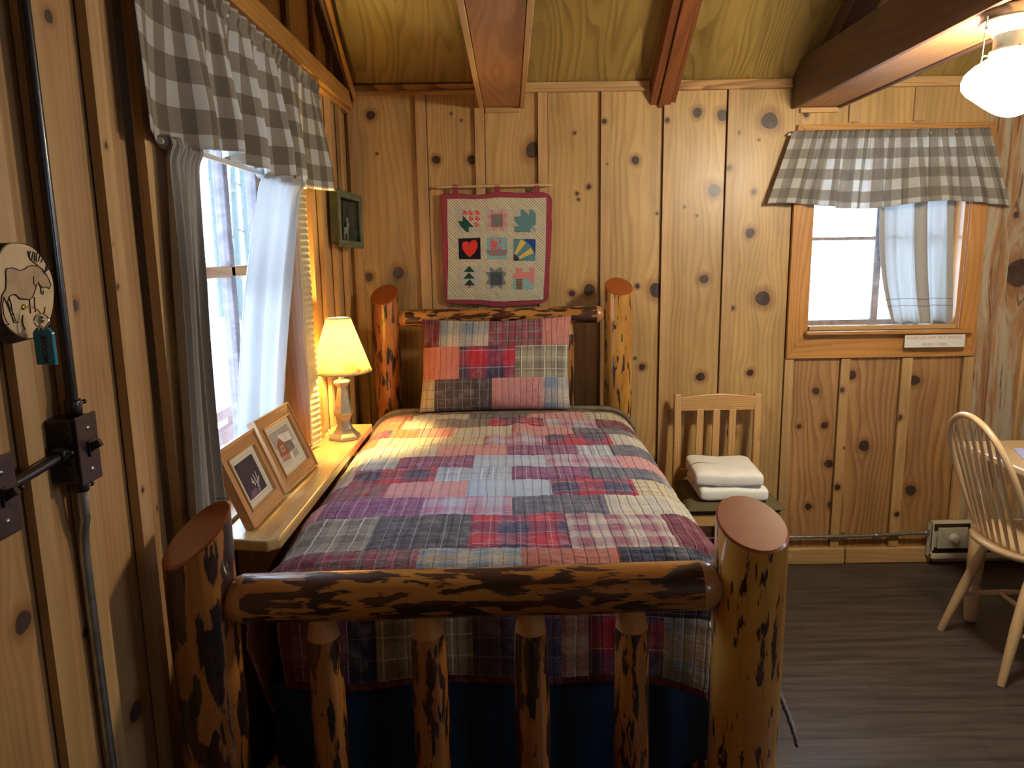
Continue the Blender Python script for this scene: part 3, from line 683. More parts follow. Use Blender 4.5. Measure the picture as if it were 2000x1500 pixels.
# ceiling timbers: tie beams (horizontal, run to the far side) and rafters ------------
def tie(name, x0, x1, zb, zt, m, mside, y1=YB+0.01):
    g = G(); t = 0.019
    g.box(x0+t+0.002, x1-t-0.002, YN, y1-0.012, zb+0.006, zt, m, 1)
    g.box(x0, x0+t, YN, y1-0.012, zb, zt+0.004, mside, 1); g.box(x1-t, x1, YN, y1-0.012, zb, zt+0.004, mside, 1)
    return g.build(name, bevel=0.002, kind='structure')
tie('trim_1', -0.128, 0.074, 2.186, 2.34, M_beam, M_batten)
tie('trim_2', 1.272, 1.495, 2.165, 2.352, M_beam, M_beamD)
tie('trim_3', 2.72, 2.94, 2.165, 2.34, M_beam, M_beamD)
def rafter(name, x0, x1, dep, m, ya=YB-0.002, yb=YRIDGE):
    g = G(); roof_slab(g, x0, x1, ya, yb, -dep, -0.001, m); return g.build(name, bevel=0.003, kind='structure')
g = G(); roof_slab(g, 0.638, 0.672, YB-0.002, YRIDGE, -0.105, -0.001, M_beamR); roof_slab(g, 0.674, 0.728, YB-0.002, YRIDGE, -0.118, -0.001, M_beamR); roof_slab(g, 0.73, 0.75, YB-0.002, YRIDGE, -0.108, -0.001, M_beamR)
g.build('trim_4', bevel=0.002, kind='structure')
rafter('trim_5', 1.335, 1.44, 0.10, M_beamD)
rafter('trim_6', XL+0.001, XL+0.045, 0.11, M_beamD)
rafter('trim_7', -0.08, 0.025, 0.10, M_beamR)
g = G(); g.tube([(XL+0.055, yy, roofz(yy)-0.085) for yy in np.linspace(YB-0.03, 1.2, 24)], [0.011+0.003*math.sin(i*1.7) for i in range(24)], M_casing, 8)
g.build('trim_8', kind='structure')
# eave trim along the top of the back wall, in pieces between the timbers
k = 9
for x0, x1, m in ((XL+0.02, -0.13, M_live), (0.076, 0.636, M_batten), (0.752, 1.27, M_live), (1.497, XR-0.01, M_batten)):
    g = G(); n = 24; z0 = ZW-0.044
    for (d0, d1, za, zb) in ((0.0, 0.024, 0.0, 0.016), (0.0, 0.017, 0.016, 0.043)):
        g.box(x0, x1, YB-d1, YB-d0+0.004, z0+za, z0+zb, m, 0)
    g.build('trim_%d' % k, bevel=0.003, kind='structure'); k += 1
g = G(); g.box(-0.10, 0.05, YB-0.016, YB, 2.168, 2.186, M_base, 0); g.build('trim_%d' % k, bevel=0.002, kind='structure'); k += 1
g = G(); g.box(1.31, 1.48, YB-0.022, YB, 2.147, 2.166, M_base, 0); g.build('trim_%d' % k, bevel=0.002, kind='structure'); k += 1
# long board on the left wall above the valance, with a thin bead under it
g = G(); g.box(XL, XL+0.045, 0.9, YB-0.022, 2.185, 2.255, M_casing, 1); g.box(XL, XL+0.028, 0.9, YB-0.022, 2.172, 2.185, M_casing, 1)
g.build('trim_%d' % k, bevel=0.003, kind='structure'); k += 1
# baseboards
g = G(); g.box(XL+0.03, 0.55, YB-0.024, YB, 0, 0.082, M_base, 0); g.box(0.556, P(1645, 1080, 'Y', YB).x, YB-0.028, YB, 0, 0.084, M_base, 0)
g.box(P(1648, 1080, 'Y', YB).x, 2.07, YB-0.024, YB, 0.0, 0.080, M_base, 0); g.box(2.075, XR-0.02, YB-0.022, YB, 0.0, 0.08, M_base, 0)
g.build('baseboard_back', bevel=0.006, kind='structure', seg=3)
g = G(); g.box(XL, XL+0.02, YN+0.02, YB-0.03, 0, 0.08, M_base, 1); g.build('baseboard_left', bevel=0.005, kind='structure')

# ---------------------------------------------------------------- windows
def build_window_left():
    y0, y1, z0, z1 = W1; w = empty('window_1', (XL, (y0+y1)/2, z0), kind='structure')
    g = G()   # casing on the wall and jambs lining the opening
    g.box(XL, XL+0.022, y1-0.004, 2.725, z0-0.05, z1+0.05, M_casing, 2)
    g.box(XL, XL+0.022, y0+0.005, y1-0.005, z1, z1+0.05, M_casing, 1)
    for a, b in ((y0, y0+0.02), (y1-0.02, y1)): g.box(XL-TH, XL, a, b, z0, z1, M_casing, 2)
    g.box(XL-TH, XL, y0+0.02, y1-0.02, z1-0.02, z1, M_casing, 1)
    g.build('window_frame', w, bevel=0.002)
    g = G(); g.box(XL-TH-0.02, XL-0.002, y0+0.02, y1-0.02, z0-0.03, z0+0.006, M_casing, 1); g.build('window_sill', w, bevel=0.002)
    X0 = -0.845; X1 = -0.81; ya, yb = 1.78, 2.44
    g = G()
    g.box(X0, X1, y0+0.02, ya, z0, z1-0.02, M_sash); g.box(X0, X1, yb, y1-0.02, z0, z1-0.02, M_sash)
    g.box(X0, X1, ya, yb, z1-0.06, z1-0.02, M_sash, 1); g.box(X0, X1, ya, yb, z0+0.006, z0+0.055, M_sash, 1)
    sa = g.build('sash', w, bevel=0.003)
    zm = P(450, 530, 'X', -0.82).z; ym = P(450, 530, 'X', -0.82).y
    g = G(); g.box(X0, X1, ya, yb, zm-0.016, zm+0.016, M_casing, 1); g.box(X0, X1, ym-0.016, ym+0.016, z0+0.05, z1-0.05, M_sash, 2)
    g.build('muntin', sa, bevel=0.004)
    for a, b in ((ya, ym-0.016), (ym+0.016, yb)):
        for c, d in ((z0+0.055, zm-0.016), (zm+0.016, z1-0.06)):
            g = G(); g.box(-0.83, -0.827, a-0.004, b+0.004, c-0.004, d+0.004, M_glass); g.build('pane', sa)
build_window_left()
def build_window_back():
    x0, x1, z0, z1 = W2; w = empty('window_2', ((x0+x1)/2, YB, z0), kind='structure')
    cx0 = xs+0.004; cx1 = px(1897, 690); zc = P(1700, 697, 'Y', YB).z; zt = P(1700, 243, 'Y', YB).z
    g = G(); n = (0, -0.022, 0); Y = YB+0.0
    g.prism([(cx0, Y, zc), (x0, Y, z0-0.0), (x0, Y, z1), (cx0, Y, zt)], n, M_casing, grain=(0, 0, 1))
    g.prism([(cx1, Y, zc), (cx1, Y, zt), (x1, Y, z1), (x1, Y, z0)], n, M_casing, grain=(0, 0, 1))
    g.prism([(cx0, Y, zc), (cx1, Y, zc), (x1, Y, z0), (x0, Y, z0)], n, M_casing, grain=(1, 0, 0))
    g.prism([(cx0, Y, zt), (x0, Y, z1), (x1, Y, z1), (cx1, Y, zt)], n, M_casing, grain=(1, 0, 0))
    for a, b in ((x0, x0+0.018), (x1-0.018, x1)): g.box(a, b, YB, YB+TH, z0, z1, M_casing, 2)
    g.box(x0+0.018, x1-0.018, YB, YB+TH, z1-0.018, z1, M_casing, 0)
    g.build('window_frame', w, bevel=0.002)
    g = G(); g.box(x0-0.01, x1+0.03, YB-0.062, YB+TH, z0-0.016, z0, M_casing, 0); g.box(x0+0.02, x1-0.02, YB-0.01, YB+0.05, z0, z0+0.022, M_shelf, 0); g.build('window_sill', w, bevel=0.003)
    Y0, Y1 = YB+0.075, YB+0.105; g = G(); s = 0.03
    xa, xb, za, zb = x0+0.018+0.012, x1-0.018-s, z0+0.022+0.02, P(1660, 303, 'Y', YB+0.09).z
    g.box(x0+0.018, xa, Y0, Y1, z0, z1-0.018, M_sash); g.box(xb, x1-0.018, Y0, Y1, z0, z1-0.018, M_sash)
    g.box(xa, xb, Y0, Y1, zb, z1-0.018, M_sash, 0); g.box(xa, xb, Y0, Y1, z0, za, M_sash, 0); sa = g.build('sash', w, bevel=0.003)
    xm = P(1708, 560, 'Y', YB+0.09).x; zm = P(1650, 466, 'Y', YB+0.09).z
    g = G(); g.box(xm-0.017, xm+0.017, Y0, Y1, za, zb, M_sash); g.box(xa, xb, Y0+0.006, Y1-0.006, zm-0.008, zm+0.008, M_sash, 0)
    z3 = zm+0.21; g.box(xa, xb, Y0+0.006, Y1-0.006, z3-0.008, z3+0.008, M_sash, 0); g.build('muntin', sa, bevel=0.003)
    for a, b in ((xa, xm-0.017), (xm+0.017, xb)):
        for c, d in ((za, zm-0.008), (zm+0.008, z3-0.008), (z3+0.008, zb)):
            if d > c: g = G(); g.box(a-0.003, b+0.003, YB+0.089, YB+0.092, c-0.003, d+0.003, M_glass); g.build('pane', sa)
build_window_back()
for nm, (a0, a1, z0, z1), ax in (('window_3', W3, 'N'), ('unseen_window_4', W4, 'R')):
    w = empty(nm, ((a0+a1)/2, YN, z0) if ax == 'N' else (XR, (a0+a1)/2, z0), kind='structure'); g = G()
    def bb(p, q, r, s_, t0, t1):
        if ax == 'N': g.box(p, q, YN-t1, YN+t0, r, s_, M_casing)
        else: g.box(XR-t0, XR+t1, p, q, r, s_, M_casing)
    bb(a0-0.08, a0, z0-0.08, z1+0.08, 0.02, 0.14); bb(a1, a1+0.08, z0-0.08, z1+0.08, 0.02, 0.14); bb(a0, a1, z1, z1+0.08, 0.02, 0.14); bb(a0, a1, z0-0.08, z0, 0.02, 0.14)
    am = (a0+a1)/2; bb(am-0.03, am+0.03, z0, z1, 0.0, 0.1); bb(a0, am-0.03, (z0+z1)/2-0.015, (z0+z1)/2+0.015, 0, 0.1); bb(am+0.03, a1, (z0+z1)/2-0.015, (z0+z1)/2+0.015, 0, 0.1)
    g.build('window_frame', w)

# ---------------------------------------------------------------- outside
def outside():
    g = G(); n = 40
    g.grid(lambda a, b: (-60+120*a, -50+110*b, -0.35), 4, 4, M_snow); tag(g.build('snow_field'), 'white snow field outside beyond the windows', 'snow', kind='structure')
    r = random.Random(3); i = 0
    for k in range(15):
        yy = 18+(k*37 % 11)*0.75; xx = -yy*(0.29+0.028*k)-1.0
        h = 9+r.uniform(-2, 3); rad = 0.10+r.uniform(0, 0.10)
        root = empty('pine_tree', (xx, yy, -0.35), 'tall bare-trunked pine beyond the snow, seen through the left window', 'tree', 'pines beyond the snow')
        g = G(); g.tube([(xx, yy, -0.35), (xx+r.uniform(-.1, .1), yy, h*0.5), (xx, yy, h)], [rad, rad*0.7, 0.03], M_trunk, 8); g.build('trunk', root)
        for q in range(5):
            z = h*(0.25+0.13*q); t = r.uniform(0, 6.28); g = G(); g.tube([(xx, yy, z), (xx+math.cos(t)*0.4, yy+math.sin(t)*0.4, z+0.25)], [0.03, 0.01], M_trunk, 5); g.build('branch', root)
    # porch: header board, rail and deck outside the left window
    root = empty('porch', (-1.6, 2.5, -0.1), 'red-brown wooden porch with snowy rail outside the left window', 'porch')
    zh = P(380, 291, 'X', -1.25).z
    g = G(); g.box(-1.30, -1.25, 0.0, 7.0, zh, zh+0.16, M_porch, 1); g.box(-1.30, -1.26, 0.0, 7.0, zh+0.165, zh+0.34, M_porch, 1); g.build('header', root)
    zr = P(450, 795, 'X', -1.55).z
    g = G(); g.box(-1.65, -1.55, 0.5, 8.0, zr-0.05, zr, M_porch, 1); g.build('rail', root)
    g = G(); g.box(-1.66, -1.54, 0.5, 8.0, zr, zr+0.05, M_snow, 1); g.build('snow_cap', root, bevel=0.02)
    for yy in (2.9, 4.2, 5.5):
        g = G(); g.box(-1.64, -1.56, yy-0.05, yy+0.05, -0.1, zr-0.05, M_porch, 2); g.build('post', root)
    g = G(); g.box(-1.62, -1.58, 0.5, 8.0, 0.5, 0.62, M_porch, 1); g.box(-1.62, -1.58, 0.5, 8.0, 0.2, 0.32, M_porch, 1); g.build('rail_board', root)
outside()

# ---------------------------------------------------------------- bed frame
def log(g, p0, p1, r, m, seed, cap0=None, cap1=None, tilt0=(0, 0), tilt1=(0, 0), seg=40, wob=0.02, taper=0.0, mc=None, tm=None):
    """log from p0 to p1; caps: 'cut' (tilted flat, varnished), 'dome' (turned tenon) or None"""
    rr = random.Random(seed); p0 = Vector(p0); p1 = Vector(p1); d = (p1-p0); L = d.length; d.normalize()
    a = Vector((1, 0, 0)) if abs(d.x) < 0.9 else Vector((0, 0, 1)); a = (a-d*a.dot(d)).normalized(); b = d.cross(a)
    ph = [rr.uniform(0, 6.28) for _ in range(8)]
    def R(t, s): return r*(1+taper*(s/L-0.5)+wob*(math.sin(2*t+ph[0]+s*2)+0.6*math.sin(3*t+ph[1]-s*5)+0.5*math.sin(s*9+ph[2])+0.35*math.sin(5*t+ph[3]+s*14)))
    so = [rr.uniform(-9, 9) for _ in range(3)]
    st = []
    n = max(8, int(L/0.02)); DL = r*0.95
    st = list(np.linspace(0, L, n+1))
    if cap0 == 'dome': st = [DL*x for x in (0.0, 0.03, 0.1, 0.22, 0.4, 0.6, 0.8, 0.99)] + [s for s in st if s > DL]
    if cap1 == 'dome': st = [s for s in st if s < L-DL] + [L-DL*x for x in (0.99, 0.8, 0.6, 0.4, 0.22, 0.1, 0.03, 0.0)]
    vs = []; wc = []; ins = []
    for s in st:
        f = 1.0
        for cp, dist in ((cap0, s), (cap1, L-s)):
            if cp == 'dome' and dist < DL: q = dist/DL; f = min(f, 0.18+0.82*math.sqrt(max(0, 1-(1-q)**2)))
            if cp == 'taper' and dist < 0.085: q = dist/0.085; f = min(f, 0.70+0.30*(q*q*(3-2*q)))
        for k in range(seg):
            t = 2*PI*k/seg; q = R(t, s)*f; x = math.cos(t)*q; y = math.sin(t)*q; s2 = s
            if cap1 == 'cut': w = max(0, 1-(L-s)/0.16); s2 += w*(x*tilt1[0]+y*tilt1[1])
            vs.append(p0+a*x+b*y+d*s2); wc.append((x+so[0], y+so[1], s2+so[2]))
    N = len(st); fs = []; fp = []
    for i in range(N-1):
        dome = (cap0 == 'dome' and st[i+1] <= DL) or (cap1 == 'dome' and st[i] >= L-DL*1.001) or (cap0 == 'taper' and st[i] < 0.06) or (cap1 == 'taper' and st[i+1] > L-0.06)
        for k in range(seg): (fp if dome else fs).append((i*seg+k, i*seg+(k+1) % seg, (i+1)*seg+(k+1) % seg, (i+1)*seg+k))
    g.add(vs, fs, m, wc, smooth=True)
    if fp: g.add(vs, fp, tm or M_cutpale, wc, uv=[(w[0]*0.3+7, w[1]*0.3) for w in wc], smooth=True)
    if cap1 == 'cut':   # rounded-over edge then the flat varnished end grain
        top = vs[-seg:]; c = sum(top, Vector((0, 0, 0)))/seg; tw = wc[-seg:]
        r1 = [v + d*0.004 + (c-v).normalized()*0.004 for v in top]; g2 = log.end = G()
        g2.add(list(top)+r1, [(k, (k+1) % seg, (k+1) % seg+seg, k+seg) for k in range(seg)], mc or M_cutred, list(tw)*2, uv=[(0.5, 0.5)]*(2*seg), smooth=True)
        nr = Vector((0, 0, 0))
        for i in range(seg): nr += (r1[i]-c).cross(r1[(i+1) % seg]-c)
        nr.normalize(); inner = [c+d*0.004+(v-c)*0.5 for v in top]
        uvr = [((v-c).dot(a), (v-c).dot(b)) for v in r1]; uvi = [(u[0]*.5, u[1]*.5) for u in uvr]
        g2.add(list(r1)+inner+[c+d*0.004], [(k, (k+1) % seg, (k+1) % seg+seg, k+seg) for k in range(seg)]+[(k+seg, (k+1) % seg+seg, 2*seg) for k in range(seg)], mc or M_cutred,
              list(tw)*2+[tw[0]], uv=uvr+uvi+[(0, 0)], smooth=False)
    else: g.add(vs[-seg:], [tuple(range(seg))], tm or M_cutpale, wc[-seg:])
    g.add(vs[:seg], [tuple(range(seg))[::-1]], tm or M_cutpale, wc[:seg])
    return g
bed = empty('log_bed', (-0.08, 2.3, 0), 'rustic log bed frame with varnished bark-mottled posts and rails', 'bed')
FY, HY = 1.36, 3.275
def bpost(x, y, z, r, m, seed, tilt, label, tp=0.0):
    g = G(); log(g, (x, y, 0), (x, y, z), r, m, seed, None, 'cut', tilt1=tilt, seg=48, wob=0.014, taper=tp); pp = g.build('post', bed, label=label); log.end.build('cut_end', pp, label='smooth varnished red-brown log end'); return pp
bpost(-0.617, FY, 1.02, 0.066, LOG_dark, 11, (0.55, 0.50), 'dark bark-mottled foot post beside the left wall')
bpost(0.461, FY, 1.024, 0.068, LOG_gold, 22, (-0.10, 0.50), 'golden honey foot post with a flat varnished end')
bpost(-0.556, HY, 1.375, 0.062, LOG_mid, 33, (0.12, 0.65), 'bark-streaked head post beside the lamp', 0.03)
bpost(0.477, HY, 1.395, 0.063, LOG_gold, 44, (-0.05, 0.55), 'golden head post with small dark flecks', 0.03)
def brail(p0, p1, r, m, seed, lab=None):
    g = G(); log(g, p0, p1, r, m, seed, 'dome', 'dome', wob=0.012); return g.build('rail', bed, label=lab)
def pxz(x, y, Y): q = P(x, y, 'Y', Y); return (q.x, Y, q.z)
a = P(440, 1168, 'Y', FY); b = P(1411, 1136, 'Y', FY)
brail((a.x, FY, a.z-0.002), (b.x, FY, b.z-0.006), 0.0475, LOG_rail, 51, 'upper footboard rail with peeled tenon ends')
a = P(777, 622, 'Y', HY-0.01); b = P(1181, 614, 'Y', HY-0.01)
brail((a.x, HY, a.z), (b.x, HY, b.z), 0.038, LOG_rail, 52, 'upper headboard rail of mottled bark')
brail((-0.575, FY, 0.33), (0.415, FY, 0.335), 0.045, LOG_rail, 53); brail((-0.515, HY, 0.42), (0.435, HY, 0.42), 0.038, LOG_rail, 54)
for sx, nm in ((-0.545, 55), (0.43, 56)):
    g = G(); log(g, (sx, FY+0.03, 0.37), (sx, HY-0.03, 0.37), 0.040, LOG_rail, nm, 'dome', 'dome'); g.build('side_rail', bed)
for i, x in enumerate((635, 838, 1037, 1232)):
    xx = P(x, 1300, 'Y', FY).x; dz = 0.884+0.012*(xx+0.4)
    g = G(); log(g, (xx+0.004, FY, 0.33), (xx, FY, dz-0.018), 0.0355, (LOG_dark, LOG_mid, LOG_dark, LOG_mid)[i], 61+i, 'taper', 'taper', seg=32, wob=0.025, taper=-0.08); g.build('spindle', bed)
for i, x in enumerate((852, 934, 1022, 1108)):
    xx = P(x, 640, 'Y', HY).x
    g = G(); log(g, (xx, HY, 0.42), (xx, HY, 1.25), 0.030, LOG_dark, 71+i, 'taper', 'taper', seg=24, wob=0.03); g.build('spindle', bed)

# ---------------------------------------------------------------- bedding
UC, AL, AR, RS, RF, SF, YH, ZT = -0.06, 0.42, 0.46, 0.12, 0.10, 1.515, 3.10, 0.868
def sheet(u, s, off=0.0, flare=1.0):
    """u across the bed, s from the head end down to the foot; numpy arrays"""
    u = np.asarray(u, float); s = np.asarray(s, float)
    right = u > UC; a_ = np.where(right, AR, AL); sg = np.where(right, 1.0, -1.0); eu = np.maximum(np.abs(u-UC)-a_, 0)
    r = RS+off; th = np.minimum(eu/RS, 1.45); st = np.maximum(eu-1.45*RS, 0)
    foot = np.clip((s-0.7)/0.8, 0, 1)
    fl = np.where(right, 0.36*foot+0.03, 0.05+0.10*foot)*flare
    x = UC+sg*(np.minimum(np.abs(u-UC), a_)+r*np.sin(th)+st*fl); dz = r*(1-np.cos(th))+st*np.sqrt(1-fl**2)
    ev = np.maximum(s-SF, 0); t2 = np.minimum(ev/RF, 1.5); s2 = np.maximum(ev-1.5*RF, 0)
    y = YH-np.minimum(s, SF)-(RF+off)*np.sin(t2)-s2*0.03; dz2 = (RF+off)*(1-np.cos(t2))+s2
    pf = 0.012*np.cos(np.clip((u-UC)/0.5, -1, 1)*PI/2)
    return x, y, ZT+off+pf-dz-dz2
STY = {  # A base, B band, C stripe, (band period, band weight, stripe period), (stripe strength u, v, stripe width)
 'charcoal': ((.085,.078,.095), (.055,.05,.07), (.42,.42,.50), (.09,.5,.036), (.7,.35,.0012)),
 'slate': ((.13,.135,.19), (.08,.085,.13), (.40,.42,.52), (.08,.5,.03), (.6,.4,.001)),
 'greycream': ((.32,.29,.25), (.10,.085,.085), (.72,.68,.58), (.10,.75,.05), (.9,.35,.0022)),
 'red': ((.50,.035,.065), (.06,.06,.14), (.70,.62,.62), (.15,1.1,.075), (.35,.8,.0012)),
 'madras': ((.62,.56,.52), (.33,.09,.17), (.20,.27,.21), (.085,1.0,.03), (.35,.35,.003)),
 'maroon': ((.17,.028,.055), (.10,.018,.04), (.50,.30,.34), (.3,.4,.035), (.8,.0,.0010)),
 'plum': ((.26,.085,.21), (.14,.05,.13), (.62,.50,.60), (.12,.6,.034), (.85,.4,.0011)),
 'lilac': ((.47,.47,.60), (.42,.14,.26), (.62,.66,.72), (.11,.9,.045), (.5,.3,.002)),
 'sky': ((.46,.54,.67), (.36,.46,.62), (.66,.70,.74), (.12,.7,.05), (.3,.3,.0015)),
 'skypane': ((.42,.50,.62), (.26,.32,.45), (.78,.80,.80), (.07,.8,.035), (.9,.5,.002)),
 'cream': ((.62,.57,.47), (.45,.44,.44), (.25,.28,.36), (.13,.6,.045), (.4,.4,.0012)),
 'creamgrid': ((.60,.53,.38), (.50,.42,.28), (.20,.19,.22), (.11,.6,.038), (.8,.8,.0016)),
 'salmon': ((.58,.235,.20), (.54,.21,.18), (.5,.2,.18), (.3,.2,.3), (0,0,.001)),
 'terra': ((.46,.15,.11), (.42,.13,.09), (.4,.15,.1), (.3,.2,.3), (0,0,.001)),
 'pink': ((.60,.30,.31), (.56,.27,.28), (.5,.2,.18), (.3,.2,.3), (0,0,.001)),
 'rust': ((.52,.16,.07), (.46,.13,.07), (.65,.45,.2), (.2,.4,.06), (.3,.3,.001)),
 'tanblue': ((.46,.40,.33), (.15,.24,.33), (.50,.36,.24), (.075,.9,.04), (.0,.6,.004)),
 'bluecream': ((.55,.52,.44), (.17,.27,.40), (.28,.20,.14), (.12,.9,.035), (.4,.5,.0012)),
 'browngrey': ((.24,.20,.18), (.14,.12,.12), (.46,.42,.38), (.12,.6,.03), (.3,.6,.001)),
 'olive': ((.40,.37,.29), (.15,.13,.12), (.74,.74,.52), (.09,.8,.05), (.95,.5,.0022)),
 'navy': ((.03,.035,.07), (.02,.022,.035), (.22,.25,.32), (.12,.6,.05), (.6,.5,.001)),
 'navypl': ((.10,.08,.16), (.04,.04,.08), (.35,.22,.36), (.11,.8,.045), (.4,.4,.002)),
 'redcross': ((.30,.05,.09), (.16,.12,.13), (.52,.46,.46), (.05,.9,.04), (.5,.5,.0012)),
 'bind': ((.11,.012,.022), (.11,.012,.022), (.1,.01,.02), (.3,0,.3), (0,0,.001)),
}
# rows from the head (distance s from the head end) and, for each, the patch boundaries in u
YR = [3.12, 2.973, 2.83, 2.70, 2.55, 2.414, 2.266, 2.134, 1.996, 1.856, 1.625]
SR = [YH-y for y in YR] + [SF+0.165, SF+0.305, SF+0.32]
ROWS = [
 [-.66,'terra',-.42,'cream',-.18,'slate',.06,'pink',.30,'creamgrid',.54],
 [-.56,'rust',-.44,'creamgrid',-.317,'browngrey',-.097,'red',.126,'lilac',.342,'maroon',.55],
 [-.62,'red',-.47,'rust',-.36,'salmon',-.227,'cream',0,'pink',.23,'slate',.46],
 [-.72,'rust',-.5,'creamgrid',-.349,'creamgrid',-.106,'lilac',.122,'red',.359,'cream',.58],
 [-.70,'cream',-.48,'cream',-.258,'pink',-.021,'plum',.226,'skypane',.34,'slate',.57],
 [-.62,'creamgrid',-.506,'skypane',-.379,'plum',-.13,'sky',.112,'lilac',.351,'pink',.58],
 [-.74,'cream',-.5,'red',-.242,'skypane',-.006,'plum',.236,'slate',.47],
 [-.62,'redcross',-.372,'pink',-.134,'sky',.111,'red',.357,'creamgrid',.60],
 [-.70,'pink',-.525,'plum',-.25,'lilac',-.003,'slate',.256,'cream',.46],
 [-.80,'terra',-.58,'greycream',-.354,'charcoal',-.109,'red',.135,'madras',.383,'maroon',.63],
 [-.70,'maroon',-.449,'redcross',-.218,'tanblue',.014,'terra',.238,'navy',.50],
]
ROWS[10][0:2] = [-1.12,'olive',-.93,'terra',-.66,'maroon']
ROWS[9][0:2] = [-1.12,'slate',-.86,'salmon',-.66,'terra']
ROWS.append([-.62,'maroon',-.49,'plum',-.366,'navy',-.306,'olive',-.20,'olive',-.097,'navypl',.10,'madras',.16,'red',.325,'bluecream',.60])
ROWS.append([-2, 'bind', 2])
WRAND = ['salmon','slate','greycream','maroon','bluecream','terra','olive','red','plum','pink','cream','charcoal','rust','madras']
for i, r_ in enumerate(ROWS[:11]):   # continue the brick pattern down both sides
    k = 0
    while r_[0] > -1.1: r_[0:0] = [r_[0]-0.245, WRAND[(i*5+k*3) % 14]]; k += 1
    while r_[-1] < 1.1: r_ += [WRAND[(i*3+k*5+4) % 14], r_[-1]+0.245]; k += 1
ROWS[8][0:0] = []
def patch_attrs(name, U, S, Qn, qu, qs, rows, sr, binding=None):
    """look the patch up for each quad centre"""
    n = len(qu); out = {k: np.zeros((n, 4 if k in ('pa', 'pb', 'pc') else 3), np.float32) for k in ('pa', 'pb', 'pc', 'pp', 'pq')}
    seam = np.full(n, 9.0); ri = np.clip(np.searchsorted(sr, qs)-1, 0, len(rows)-1)
    for i, r_ in enumerate(rows):
        ed = np.array(r_[0::2], float); nm = r_[1::2]; sel = np.where(ri == i)[0]
        if not len(sel): continue
        ci = np.clip(np.searchsorted(ed, qu[sel])-1, 0, len(nm)-1)
        for j, st in enumerate(nm):
            q = sel[ci == j]; A, B, Cc, pp, pq = STY[st]
            out['pa'][q] = (*A, 1); out['pb'][q] = (*B, 1); out['pc'][q] = (*Cc, 1); out['pp'][q] = pp; out['pq'][q] = pq
    if binding is not None:
        A, B, Cc, pp, pq = STY['bind']; q = binding; out['pa'][q] = (*A, 1); out['pb'][q] = (*B, 1); out['pc'][q] = (*Cc, 1); out['pp'][q] = pp; out['pq'][q] = pq
    return {k: ('FLOAT_COLOR' if k in ('pa', 'pb', 'pc') else 'FLOAT_VECTOR', v) for k, v in out.items()}
def seamdist(u, s, rows, sr):
    d = np.full(u.shape, 9.0)
    for v in sr[1:-1]: d = np.minimum(d, np.abs(s-v))
    ri = np.clip(np.searchsorted(sr, s.ravel())-1, 0, len(rows)-1).reshape(u.shape)
    for i, r_ in enumerate(rows):
        m_ = ri == i
        for e in r_[2:-1:2]: d = np.where(m_, np.minimum(d, np.abs(u-e)), d)
    return d
